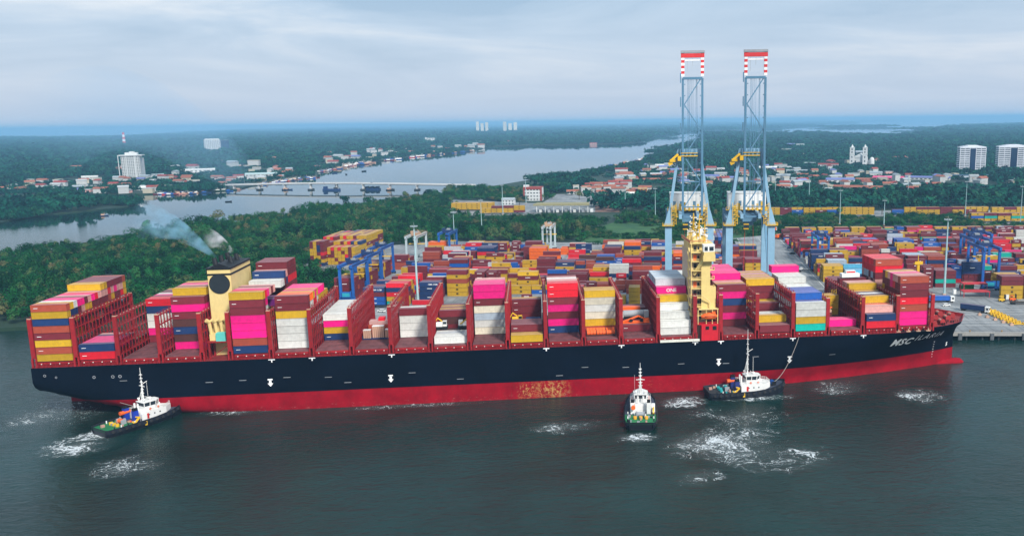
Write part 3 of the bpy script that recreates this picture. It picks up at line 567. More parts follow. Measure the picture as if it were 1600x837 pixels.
def put(c, loc, rz, L_, H_, label, cat, group, logo=None, parent=None):
    o = link('shipping_container', cmesh(c, L_, H_), None, loc); o.rotation_euler = (0, 0, rz); tag(o, label, cat, group)
    if logo:
        if logo == 'badge': l = link('logo', LOGO, o, (0, 0, H_*.5))
        else:
            txt, size, dx = logo; me = lettering(txt, size); k = ('w_', txt, size)
            if k not in LET: m2 = me.copy(); m2.materials.append(MLET); LET[k] = m2
            l = link('lettering', LET[k], o, (dx, 0, H_*.5))
    return o
random.seed(21)
BAYN = ['aftermost bay at the stern', 'second bay from the stern', 'third bay from the stern', 'bay just aft of the funnel', '', 'bay just ahead of the funnel', 'second bay ahead of the funnel', 'third bay ahead of the funnel', 'fourth bay ahead of the funnel', 'fifth bay ahead of the funnel', 'sixth bay ahead of the funnel', 'seventh bay ahead of the funnel', 'sixth bay aft of the bridge', 'fourth bay aft of the bridge', 'third bay aft of the bridge', 'second bay aft of the bridge', 'bay just aft of the bridge', '', 'bay just ahead of the bridge', 'second bay ahead of the bridge', 'third bay ahead of the bridge', 'fourth bay ahead of the bridge', 'second bay from the bow', 'foremost bay at the bow']
BAYN[12] = 'fifth bay aft of the bridge'
ORD = ['lowest', 'second', 'third', 'fourth', 'fifth', 'sixth', 'seventh', 'eighth', 'ninth', 'tenth']
ROWN = ['near row', 'second row', 'third row', 'fourth row', 'fifth row', 'sixth row', 'seventh row', 'eighth row', 'ninth row', 'tenth row', 'eleventh row', 'twelfth row', 'thirteenth row', 'fourteenth row', 'fifteenth row', 'sixteenth row', 'seventeenth row', 'farthest row']
PAL = 'rrrrrbbymmnwdRkk'
def rc(pal=PAL): return random.choice(pal)
BAY = {}    # bay -> {row: colours from the hatch upwards}
def fill(b, rows, h, near=None, pal=PAL):
    for r in rows: BAY.setdefault(b, {})[r] = ''.join(rc(pal) for _ in range(h if isinstance(h, int) else h(r)))
def row(b, r, s): BAY.setdefault(b, {})[r] = s
# stern block: eight tiers right across, one more over the far third
fill(0, range(18), 8); row(0, 0, 'ybyrbnyb'); ends = {1: 'rbyyrrny', 2: 'rrbyrynw', 3: 'brryrrrm', 4: 'rryrrbkm', 5: 'rbrkrryr', 6: 'mrrryryk', 7: 'rrrrrbrm', 8: 'rrrrkrrR', 9: 'brrrcrrk', 10: 'rrrmrRrm', 11: 'rrrrryrk', 12: 'rrrrmrbR', 13: 'rrrrrryk', 14: 'rrrrrrrm', 15: 'rryrrrrk', 16: 'rrrrrgRk', 17: 'rrrrrryk'}
for r, s in ends.items(): row(0, r, s)
for r in (10, 11): row(0, r, BAY[0][r][:7]+'ky')
for r in (12, 13, 14, 15, 16, 17): row(0, r, BAY[0][r]+'r')
row(0, 17, 'rrrrrryybr'[:9])
fill(1, range(0, 7), 2, pal='mmkkn'); row(1, 0, 'Rn'); fill(1, range(7, 12), 1); 
fill(2, range(9, 18), 6); row(2, 9, 'rmwwnR'); row(2, 10, 'rmrwrR'); row(2, 11, 'mrwrRr')
fill(3, range(4, 18), 7); row(3, 4, 'mdndrmr'); row(3, 5, 'rrnrrmry'); row(3, 6, 'rryrrmrr'); row(3, 7, 'rryrrmkk'); row(3, 8, 'rryrrmrm'); row(3, 9, 'rryrmrkb')
for r in (5, 6, 10): row(3, r, (BAY[3][r]+'y')[:8])
fill(5, range(18), 8); row(5, 0, 'nbmmmrry'); row(5, 1, 'rrrmmwmR'); row(5, 2, 'rrrmmrkm'); row(5, 3, 'rrrmmrmk'); row(5, 4, 'rrrrmmrr'); row(5, 5, 'rrrrmmpk')
for r in range(6, 9): row(5, r, 'rrrrmp')
for r in range(11, 18): row(5, r, 'rrrrrrrrn' if r < 13 else 'rrrrrrrRrr'[:9]+'r')
row(5, 11, 'rrrrmprrn'); row(5, 12, 'rrrrrrrnk')
fill(6, range(2, 14), 7); row(6, 2, 'wwwwyrr'); row(6, 3, 'rrwrywo'); row(6, 4, 'rrrrywo'); row(6, 5, 'rrrryRy'); row(6, 6, 'rrrrrRm'); row(6, 7, 'rrrrrwy'); row(6, 8, 'rrrrrym')
for r in range(9, 14): row(6, r, 'rrrrrym'[:6 if r > 11 else 7])
fill(7, range(6, 18), 4); row(7, 6, 'nymw')
for r in range(7, 17): row(7, r, 'nymw' if r % 2 else 'rrmw')
BAY[7].pop(17)
row(9, 6, 'wwwr'); row(9, 7, 'rrrw')
row(10, 1, 'w'); row(10, 2, 'w'); row(10, 3, 'a'); row(10, 4, 'w'); fill(10, range(9, 14), 3, pal='rdr'); row(10, 9, 'rdr'); row(10, 12, 'rry'); row(10, 10, 'rdy')
for r in (14, 15): row(10, r, 'rr')
row(11, 6, 'cwgcrmm')
for r in range(7, 12): row(11, r, 'wwrrrmm' if r < 10 else 'wwrrrmk')
row(12, 0, 'y'); row(12, 1, 'y'); row(12, 2, 'yr'); row(12, 3, 'yr'); row(12, 4, 'rr'); row(12, 5, 'rr'); row(12, 10, 'rrrr'); row(12, 11, 'rrry'); row(12, 12, 'rry')
row(13, 5, 'nmrmrbR'.replace('b', 'R')); fill(13, range(6, 12), 7); row(13, 6, 'rrrrrrR'); row(13, 7, 'rrrrrrk'); row(13, 8, 'rrrrrrk'); row(13, 9, 'rrrrrrw'); row(13, 10, 'rrrrrrk')
row(14, 4, 'ccwcy'); 
for r in (4,): row(14, r, 'oycwcy'.replace('o', 'b'))
for r in (5, 6): row(14, r, 'rycwcy')
row(14, 7, 'rycwg')
row(15, 4, 'r'); row(15, 5, 'r'); row(15, 6, 'r'); fill(15, range(11, 14), 2, pal='rb'); 
row(16, 1, 'ww'); row(16, 2, 'www'); row(16, 3, 'wwww'); row(16, 4, 'wwwwy'); row(16, 5, 'rrrrym'); row(16, 6, 'rrrryma'); row(16, 7, 'rrrrrma')
for r in range(8, 14): row(16, r, 'rrrrrm'+('a' if r % 2 else 'g'))
for k, r in enumerate(range(5, 18)): row(18, r, 'rmrnmr' if k == 0 else 'rrrrmrm' if r > 8 else 'rrrrm'+('y' if r == 6 else 'k'))
row(19, 0, 'r'); row(19, 1, 'r'); row(19, 2, 'ry'); row(19, 3, 'rw'); row(19, 4, 'rw'); row(19, 6, 'rrr'); row(19, 7, 'rry'); row(19, 9, 'rryrrby'[:4]+'ry'); row(19, 10, 'rrrrRy')
for r in range(11, 17): row(19, r, 'rrrrR'+('k' if r % 3 else 'y'))
row(20, 0, 'tyww'); row(20, 1, 'rrwu'[:4]); row(20, 2, 'rrwuu'); row(20, 3, 'rrrwu')
for r in range(4, 7): row(20, r, 'rrrru')
for r in range(7, 10): row(20, r, 'rrrrw')
for r in range(10, 14): row(20, r, 'rrrrcc'[:5]+'w')
row(20, 14, 'rrrrwwm'); row(20, 15, 'rrrrrwm')
row(21, 2, 'm'); row(21, 3, 'm'); row(21, 10, 'yyy'); row(21, 11, 'ryyk'[:3]); 
row(22, 0, 'Rn'); row(22, 1, 'Rnk'); row(22, 2, 'rro'); row(22, 3, 'rrby'); row(22, 4, 'rrrn'); row(22, 5, 'rrrw'); row(22, 6, 'rrrn'); row(22, 7, 'rrry'); row(22, 8, 'rrrry'); row(22, 9, 'rrrrk'); row(22, 10, 'rrrrk')
row(23, 0, ''); row(23, 1, 'mmbRrrb'); cols = ['mmrrrrk', 'rmrrrRk', 'rrrwrmm', 'rrrrrrk', 'rrbrrry', 'rrrryrr']
for k, s in enumerate(cols): row(23, 2+k, s)
for r in (8, 9, 10): row(23, r, 'rrry')
for r in range(11, 17): row(23, r, random.choice(['rrrrrgR', 'rrrrrwk', 'rrbrrkR', 'rrrrkrR'])+('R' if r > 11 else 'b'))
SLOT = []   # every container afloat or ashore: (importance, colour, position, ...)
HT = {0: 2.62, 7: 2.62, 11: 2.72, 13: 2.76, 9: 2.78, 14: 2.76}
zb0 = DK+2.34
for b, rows_ in BAY.items():
    xc = (ST[b]+ST[b+1])/2; h = HT.get(b, 2.86); H_ = 2.86 if h > 2.7 else 2.56; h = max(h, H_+.03)
    for r, s in rows_.items():
        y = 1.55+r*2.515
        for k, c in enumerate(s):
            z = zb0+k*h; vis = 0.0; top = z+H_
            blocked = any(zb0+len(s2)*h > top+(y-(1.55+r2*2.515))*.27-.3 for r2, s2 in rows_.items() if r2 < r)
            side = (k >= len(rows_.get(r-1, ''))) and not blocked
            if side: vis += 35
            if k == len(s)-1 and not blocked: vis += 14
            nb = b+1 if xc < 190 else b-1
            nbr = BAY.get(nb, {}); hn = len(nbr.get(r, ''))
            if k >= hn and top > DK+15.5: vis += 6
            if k >= hn and (b in (0,) or b >= 22) and top > DK+12: vis += 4
            SLOT.append([vis*(1.0 if b > 0 else 1.05), c, (xc, y, z), 0.0, 12.15, H_, 'ship', (b, r, k, len(s))])
# yard: stacks in the port frame. s, t are the centre of a slot
YS = []
def ystack(s, t, cols, L_=12.15, rz=-PA, H_=2.56, front=False, who=None):
    for k, c in enumerate(cols):
        p = P(s, t, ZY+.02+k*(H_+.05)); YS.append([s, t, k, c, p, rz, L_, H_, len(cols), who])
occ = set()
def slot_free(s, t): return (round(s/6.5), round(t/2.7)) not in occ
def take(s, t, L_=12.15):
    for d in ((-3, 3) if L_ > 7 else (0,)): occ.add((round((s+d)/6.5), round(t/2.7)))
def yrow(s, t, n, stacks, L_=12.15):
    for j in range(n): ystack(s, t+1.3+j*2.75, stacks[min(j, len(stacks)-1)], L_)
# the stacks that can be picked out behind the ship
yrow(-307.5, 60, 5, ['uurn', 'rrrn', 'rrrr', 'ryrr', 'rrr']); yrow(-294, 60, 5, ['tyRnR', 'yyrnR', 'rrrrR', 'yrryy', 'rryyb']); yrow(-279.8, 76, 4, ['nnnn', 'nnnn', 'rrrr', 'rrn']); yrow(-280, 62, 1, ['R'])
yrow(-266, 86, 5, ['yyybyr', 'rrybyr', 'rrrryy', 'rryr', 'yyr']); yrow(-254.5, 96, 5, ['rrrrr']*5, 6.06); yrow(-247.3, 96, 5, ['rrrrr', 'rrrr', 'rrrrr', 'rrr', 'rrrr'], 6.06)
yrow(-225, 96, 4, ['yyyry', 'yyyry', 'rrry', 'rry']); yrow(-223, 78, 1, ['r'], 6.06); yrow(-182, 126, 5, ['yyry', 'yyrr', 'rrry', 'rryy', 'rrrr']); yrow(-169, 126, 4, ['nrnr', 'nrnr', 'rrrn', 'rrr']); yrow(-156, 110, 5, ['brrr', 'rrrr', 'rrrrb', 'rrrr', 'rrb'])
yrow(-170, 62, 4, ['yy', 'yy', 'gg', 'a']); yrow(-159, 60, 3, ['yyyy', 'yyyy', 'yyyy'], 6.06); yrow(-137, 104, 4, ['yytw', 'yytw', 'rrtw', 'rrrw']); yrow(-97, 150, 5, ['nnr', 'nnr', 'rrr', 'rrrr', 'rr']); yrow(-84, 140, 5, ['rryyr', 'rryyr', 'rrrrr', 'rryy', 'rrr'])
yrow(-36, 128, 5, ['yyyy', 'yyyy', 'yyry', 'yyyy', 'rry']); yrow(-22.5, 128, 5, ['unl', 'unl', 'unnl', 'nnl', 'rrn']); yrow(-40.5, 80, 6, ['yyrr', 'rrrr', 'byrr', 'rrrr', 'rryr', 'rrr']); yrow(-27, 82, 3, ['ry', 'ry', 'yy'])
yrow(54, 76, 6, ['yyyrr', 'yyyrr', 'yyyyr', 'yyyry', 'yyyyy', 'yyyy']); yrow(67, 76, 6, ['yyyrr', 'yyyrr', 'ryyrr', 'rrrr', 'yyrr', 'rrrr']); yrow(80, 78, 6, ['rryr', 'rrrr', 'yyrr', 'rrr', 'rrr', 'yy']); yrow(93, 78, 6, ['yyrr', 'rrbr', 'yyrr', 'rrr', 'rrr', 'rr'])
yrow(17, 108, 5, ['rrrrr', 'rrrr', 'rrrrr', 'rrr', 'rrrr'], 6.06); yrow(28, 110, 5, ['rtrr', 'rrrr', 'rbrr', 'rrrr', 'rrr']); yrow(38.5, 100, 3, ['ee', 'e', 'r'], 6.06)
def block(s0, s1, t0, n, hmax, pal, seed, p20=.2, gap=.12, step=13.0):
    rr = random.Random(seed); s = s0
    while s < s1:
        L_ = 6.06 if rr.random() < p20 else 12.15; base = rr.randint(max(1, hmax-3), hmax)
        if rr.random() > gap:
            dom = rr.choice(pal)
            for j in range(n):
                cx, ct = s+L_/2, t0+1.3+j*2.75
                if any(abs(cx-y[0]) < (L_+y[6])/2-.2 and abs(ct-y[1]) < 2.6 for y in YS if y[2] == 0): continue
                h = max(0, min(hmax, base+rr.choice((-2, -1, -1, 0, 0, 0, 1))))
                ystack(cx, ct, ''.join(dom if rr.random() < .45 else rr.choice(pal) for _ in range(h)), L_)
        s += L_+(.45 if rr.random() < .85 else 1.6)
P1 = 'rrrrrrrrrbbnnnuyyyyRdRuwoa'; P2 = 'rrrrrrrrrbbbnnnuuyyyRRdmuwtg'
for k, t in enumerate((62, 92, 117, 142, 167, 192, 216)):
    block(-318 if k else -276, -88 if k > 2 else -150, t, 6, 4 if k < 2 else 5, P1, 40+k, gap=.07 if k else .5)
block(-322, -92, 240, 6, 4, 'rrrrrryyyynnuobw', 51, .35, .02)
for q_, (s_, t_) in enumerate(((-331, 77), (-334, 110), (-337, 144), (-331, 178))): yrow(s_, t_, 6, [['rrrrr', 'rrrrr', 'rrbrr', 'rrrry'], ['rrrry', 'yryry', 'rrrr'], ['yyyr', 'rryy', 'rrrr'], ['bbrr', 'yyyb', 'rrr']][q_])
yrow(-317, 225, 3, ['rbooo', 'rboooo'[:5], 'rrooo']); 
for k, t in enumerate((98, 121, 145, 169, 193, 217, 241, 265, 289, 312)): block(-42 if k > 1 else 58 if k == 0 else -8, 330, t+4, 6, 5 if k < 6 else 4, P2, 70+k, .22, .05)
block(-42, -12, 200, 4, 4, P2, 95)
rr = random.Random(5)
for k in range(27):     # far row: yellow stacks of three with gaps between
    s = -31+k*14.3; yrow(s, 338+rr.random()*2, 3, [rr.choice(['ryy', 'ryr', 'ryy', 'yyy', 'rRy', 'yrr', 'yyy']) for _ in range(3)])
for k in range(18):
    s = -26+k*12.5+(6 if k > 9 else 0); 
    if k in (9,): continue
    yrow(s, 512-s*.03, 2, [rr.choice(['rry', 'uu', 'yyr', 'ryr', 'rrr', 'yyy', 'ryy', 'uuw']), rr.choice(['rry', 'rr', 'rry'])])
for k in range(12): yrow(166+k*12.7, 446-k*.8, 3, [rr.choice(['yty', 'yuy', 'ytr', 'rry', 'yyy', 'yyr']) for _ in range(3)])
for k in range(8): yrow(206+k*12.7, 500, 2, [rr.choice(['yrr', 'rry', 'yyy', 'ryr'])])
for k in range(4): yrow(-351+k*12.8, 552+k*1.5, 2, [['yy', 'yyr', 'yyr', 'ryy'][k]]*2)
for k in range(4): yrow(-395+k*12.6, 592, 5, ['yyy', 'yry', 'yyy', 'kyy', 'yyy'])
for k in range(6): 
    for j in range(5): ystack(-184+k*2.6, 716+j*6.3, rr.choice(['yyrry', 'yryyr', 'ryyyy', 'yyyyr']), 6.06, -PA+pi/2)
# stacks standing end-on to the quay
for k in range(12):
    for j in range(5): ystack(-401+k*2.62, 206+j*12.6+(-6 if k < 4 else 0), ''.join(rr.choice('yyyyrrrynR') for _ in range(7 if k < 4 and j == 0 else (5, 6, 7, 7, 7)[j])), 12.15, -PA+pi/2)
for k in range(8):
    for j in range(4): ystack(-112+k*2.62, 232+j*12.6, ''.join(rr.choice('nurwrycur') for _ in range(6)), 12.15, -PA+pi/2)
cnt = {}
for y in YS: cnt[(round(y[0], 1), round(y[1], 1))] = y[8]
for y in YS:
    s, t, k, c, p, rz, L_, H_, n, who = y; rot_ = abs(rz+PA) > .1; dt = (12.6 if L_ > 7 else 6.3) if rot_ else 2.75
    nearer = max([cnt.get((round(s, 1), round(t-dt*q, 1)), 0)-q*dt*.20/2.6 for q in (1, 2, 3)]+[0])
    vis = 0; d = (p-CAM).length; A_ = (2.4 if rot_ else L_)*2.6
    if k+1 > nearer+.25: vis += A_
    if k == n-1 and k+1 > nearer-.3: vis += L_*2.4*.3
    if k == n-1 or k+1 > nearer or k+1 > cnt.get((round(s+(13 if L_ > 7 else 6.5), 1), round(t, 1)), 0): y.append(1)
    else: y.append(0)
    x2 = vis*(330/d)**2
    if p.y < 190 and p.x < 270 and k < 2: x2 *= .45      # low tiers hidden behind the ship
    SLOT.append([x2, c, tuple(p), rz, L_, H_, 'yard', (s, t, k, n, y[-1])])
SLOT.sort(key=lambda a: -a[0])
IND = SLOT[:300]; REST = SLOT[300:]
NTH = 'first second third fourth fifth sixth seventh eighth ninth tenth eleventh twelfth thirteenth fourteenth fifteenth sixteenth seventeenth eighteenth nineteenth twentieth next farther far farmost last'.split()
def uniq(lab):
    return lab
def yard_label(c, s, t, k, n):
    px = (PO+E1*s+E2*t); lvl = 'topmost' if k == n-1 else ORD[k]
    side = 'right of the yard road' if s > -60 else ('behind the left half of the ship' if s < -200 else 'behind the middle of the ship')
    return lvl, side
ycols = sorted({(round(a[7][1]/9), round(a[7][0], 0)) for a in IND if a[6] == 'yard'})
for a in IND:
    v, c, loc, rz, L_, H_, kind, info = a
    if kind == 'ship':
        b, r, k, n = info; lvl = ORD[k]+' tier'
        lab = f"{CC[c][1]} container, {lvl}, {ROWN[r]}, {BAYN[b]}"
        lg = None
        if c in 'nrRb' and v > 30 and random.random() < .75: lg = ('#', .75, -4.4)
        if (b, r) == (16, 5) and c == 'm': lg = ('ONE', 2.0, 0)
        put(c, loc, rz, L_, H_, lab, 'container', 'shipping containers stacked on the ship', lg)
    else:
        s, t, k, n, _ = info
        same = sorted({round(q[7][0], 1) for q in IND if q[6] == 'yard' and abs(q[7][1]-t) < 1.4 and (q[7][0] > -60) == (s > -60)}); i = same.index(round(s, 1))
        nthr = sorted({round(q[7][1]/2.75) for q in IND if q[6] == 'yard'}); j = nthr.index(round(t/2.75))
        part = 'right of road' if s > -60 else 'left yard'
        lab = f"{CC[c][1]} container, {ORD[k]} tier, {NTH[min(i, 24)]} stack of the {NTH[min(j, 24)]} line, {part}"
        lg = 'badge' if c == 'y' and L_ > 7 else ('#', 1.5, 0) if (c == 'r' and L_ < 7) else ('CMA CGM', 1.2, 2) if (c == 'n' and L_ > 7) else ('ONE', 1.6, 0) if c == 'm' else None
        put(c, loc, rz, L_, H_, lab, 'container', 'shipping containers stacked in the port yard', lg)
# the remaining containers as one mass
keys = list(CC); stv = []; stf = []; stm = []; 
def add_geo(g, loc, rz, mi):
    n = len(stv); cs, sn = cos(rz), sin(rz)
    stv.extend([(loc[0]+x*cs-y*sn, loc[1]+x*sn+y*cs, loc[2]+z) for x, y, z in g.v]); stf.extend([tuple(n+i for i in f) for f in g.f]); stm.extend([mi[m] for m in g.m])
LG = MB(); LG.quad((-.62, -1.22, 1.0), (.62, -1.22, 1.0), (.62, -1.22, 2.0), (-.62, -1.22, 2.0), 0)
LB = MB(); LB.quad((-1.5, -1.22, 1.25), (1.5, -1.22, 1.25), (1.5, -1.22, 1.6), (-1.5, -1.22, 1.6), 0)
for a in REST:
    v, c, loc, rz, L_, H_, kind, info = a
    if kind == 'yard' and not info[4]: continue
    if kind == 'ship' and v == 0 and info[2] < info[3]-1: continue
    i = keys.index(c); add_geo(GEO[(L_, H_)], loc, rz, (2*i, 2*i+1))
    if kind == 'yard' and c == 'y' and L_ > 7 and abs(rz+PA) < .1: add_geo(LG, loc, rz, (2*len(keys),))
    if kind == 'yard' and ((c == 'r' and (L_ < 7 or random.random() < .25)) or (c in 'nuR' and random.random() < .5)): add_geo(LB, loc, rz, (2*len(keys)+1,))
me = bpy.data.meshes.new('stacked_containers'); me.from_pydata(stv, [], stf)
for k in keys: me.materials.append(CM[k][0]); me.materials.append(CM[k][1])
me.materials.append(MC['logo_brown']); me.materials.append(MLET)
me.polygons.foreach_set('material_index', stm); me.update(); o = link('stacked_containers', me); tag(o, 'many more containers in the yard stacks and deep in the ship', kind='stuff')
# ------------------------------------------------------------------ odd cargo on open bays of the ship
def cargo(name, label, cat, mb, mats, loc, group=None):
    o = mb.build(name, mats, loc=loc); tag(o, label, cat, group); return o
zc = zb0
fl = CM['n'][0]
cx = ST[8]+7.3
for k, (dx, dy, w, hh) in enumerate([(-4.1, 0, 2.9, 3.6), (.1, .5, 4.4, 5.0), (4.3, .1, 2.9, 3.6)]):
    m_ = MB(); m_.box(-w/2, w/2, -1.1, 1.1, .5, hh)
    for q in range(int(w/.75)+1): m_.box(-w/2+q*.75-.05, -w/2+q*.75+.06, -1.16, -1.1, .5, hh, 1)
    m_.box(-w/2-.05, w/2+.05, -1.15, 1.15, hh, hh+.12, 2)
    cargo('cargo_crate', ['pink slatted cargo crate at left on the blue flat rack', 'tallest pink slatted cargo crate, middle of the blue flat rack', 'pink slatted cargo crate at right on the blue flat rack'][k], 'crate', m_, [MTAN, CM['r'][0], MWHITE], (cx+dx, 15+dy, zc), 'pink crates on the flat rack aft')
cargo('flat_rack', 'dark blue flat rack under three pink crates', 'flat rack', MB().box(-6, 6, -1.2, 1.2, 0, .48).box(-6, -5.8, -1.2, 1.2, .48, 1.2).box(5.8, 6, -1.2, 1.2, .48, 1.2), [fl], (cx, 15.2, zc))
cargo('flat_rack', 'tan covered flat rack behind the pink crates', 'flat rack', MB().box(-5, 6, -2, 2, 0, 4.0, 0).box(-4.6, 5.6, -1.8, 1.8, 4.0, 5.4, 1).box(-1, 1.4, -1.5, 1.5, 5.4, 6.6, 2), [CM['b'][0], CM['k'][1], CM['R'][0]], (cx, 24, zc))
cargo('tarpaulin_load', 'long grey tarpaulin load at the far side of the pink crate bay', 'load', MB().gable(-4, 4, -6, 6, 2.4, 2.2, 0, 'y').box(-4, 4, -6, 6, 0, 2.38, 0), [MGREY], (cx+1, 37, zc))
def digger(name, label, col, loc, rz, wh=True):
    r = empty(name, loc, rz, label, 'machine', 'machinery carried on open flat racks')
    MB().box(-2.2, 2.2, -1.3, 1.3, .5, 1.3).build('chassis', [MBLK], r)
    for x in (-1.6, 1.6):
        for y in (-1.35, 1.0): MB().tube((x, y, .6), (x, y+.35, .6), .62, n=12).build('wheel', [MBLK], r)
    MB().box(-2.2, .2, -1.2, 1.2, 1.3, 2.6).gable(-2.2, .2, -1.2, 1.2, 2.6, .4).build('engine_cover', [col], r)
    c = MB().box(.3, 1.9, -.9, .9, 1.3, 3.4).build('cab', [MWHITE if wh else col], r); MB().box(.45, 1.75, -.93, -.9, 2.2, 3.2).box(1.9, 1.93, -.7, .7, 2.2, 3.2).build('cab_window', [MGLASS], c)
    b = MB().bar((1.2, 1.1, 2), (-1.8, 1.1, 4.4), .4).bar((-1.8, 1.1, 4.4), (-3.0, 1.1, 2.2), .3).build('boom', [MYEL], r); return r
x = ST[10]+7.3
digger('road_machine', 'white and yellow machine at left, on the white containers', MWHITE, (x-4.2, 14.5, zc+2.9), 0)
digger('road_machine', 'white and yellow machine at right, on the white containers', MWHITE, (x+4.2, 14.8, zc+2.9), pi)
cargo('flat_rack', 'dark flat rack carrying two white and yellow machines', 'flat rack', MB().box(-6, 6, -1.4, 1.4, 0, 2.86), [CM['d'][0]], (x, 14.6, zc))
x = ST[12]+7.3
digger('road_machine', 'yellow digger on the ship between maroon container rows', MYEL, (x-3.8, 19, zc+2.9), .1, False)
r = empty('tanker_load', (x+2.6, 19.5, zc+2.9), 0, 'dark blue tank lying on a flat rack beside the yellow digger', 'tank', None)
MB().tube((-3, 0, 1.3), (3, 0, 1.3), 1.2, n=12).build('tank_body', [CM['n'][0]], r); MB().box(-2.6, -2, -1, 1, 0, .5).box(2, 2.6, -1, 1, 0, .5).build('cradle', [MYEL], r)
cargo('flat_rack', 'dark base racks under the yellow digger and blue tank', 'flat rack', MB().box(-6, 6, -1.4, 4, 0, 2.86), [CM['r'][0]], (x, 18.6, zc))
x = ST[14]+7.3
for k in range(2):
    m_ = MB().box(-6, 6, -1.15, 1.15, 0, .25, 1)
    for q in range(9): m_.tube((-5.6+q*1.24, 0, 1.05), (-4.5+q*1.24, 0, 1.05), .95, n=12, m=0)
    for q in range(4): m_.box(-5.9+q*3.9, -5.7+q*3.9, -1.2, -1.1, 0, 2.3, 1)
    cargo('flat_rack', ['lower orange tarpaulin load, bay three aft of the bridge', 'orange load behind the other orange tarpaulin load'][k], 'flat rack', m_, [MORG, CM['d'][0]], (x, 7.4+k*2.6-.6, zc+.35*k))
x = ST[15]+7.3
cargo('flat_rack', 'orange machine frame lying on the maroon container', 'machine', MB().bar((-5.5, 0, .5), (1, 0, 2.8), .6).bar((1, 0, 2.8), (5.5, 0, .7), .6).bar((-5, .8, .4), (5.4, .8, .4), .7).box(-5.4, 5.5, -.9, .9, 0, .3).tube((-2, -.4, .9), (-2, .6, .9), .8, n=10, m=1).tube((2.5, -.4, .9), (2.5, .6, .9), .8, n=10, m=1).box(3, 5.5, -.8, .8, .3, 1.6), [MORG, MBLK], (x, 13, zc+2.9))
t_ = empty('tank_truck', (x, 21, zc+2.9), 0, 'grey truck body with white ends on the ship behind the orange frame', 'truck')
MB().tube((-4.2, 0, 2), (4.2, 0, 2), 1.5, n=12).build('tank_body', [MGREY], t_); MB().box(4.3, 6.2, -1.2, 1.2, .4, 3.2).box(-5.6, -4.3, -1.2, 1.2, .6, 3).build('cab', [MWHITE], t_); MB().box(-5.5, 6, -1.2, 1.2, 0, .4).build('chassis', [MBLK], t_)
cargo('flat_rack', 'maroon rack under the grey truck body', 'flat rack', MB().box(-6, 6, -1.5, 1.5, 0, 2.86), [CM['r'][0]], (x, 21, zc))
cargo('flat_rack', 'orange red load at the far side behind the grey truck body', 'flat rack', MB().box(-6, 4, -1.6, 1.6, 0, 5.2).box(-5.5, 3.5, -1.3, 1.3, 5.2, 6.6, 1), [CM['d'][0], MORG], (x, 27, zc))
x = ST[21]+7.3
cargo('machine_load', 'orange and tan machinery standing behind the magenta container', 'machine', MB().box(-6, 0, -1.4, 1.4, 0, 3.2, 1).box(-5.5, -3, -1, 1, 3.2, 4.6, 0).tube((-2.2, -1, 3.9), (-2.2, 1, 3.9), .8, n=10).bar((-3, 0, 4), (.5, 0, 5.2), .5).box(-1, 0, -1, 1, 3.2, 4.3, 2), [MORG, CM['d'][0], MTAN], (x, 18, zc))
x = ST[22]+7.3
d_ = empty('yacht_load', (x-1.0, 33, zc+5*2.86+.3), 0, 'white motor boat carried on top of the second bay from the bow', 'boat')
MB().box(-4, 4, -1.5, 1.5, .4, 2.0).build('hull', [MWHITE], d_); MB().box(-2, 2.2, -1.1, 1.1, 2.0, 3.2).build('cabin', [MWHITE], d_); MB().box(-1.8, 2, -1.13, -1.1, 2.3, 2.9).build('cabin_window', [CM['R'][0]], d_)
cargo('flat_rack', 'stacked racks under the white motor boat', 'flat rack', MB().box(-6, 6, -1.5, 1.5, 0, 14.5), [CM['r'][0]], (x, 33, zc))
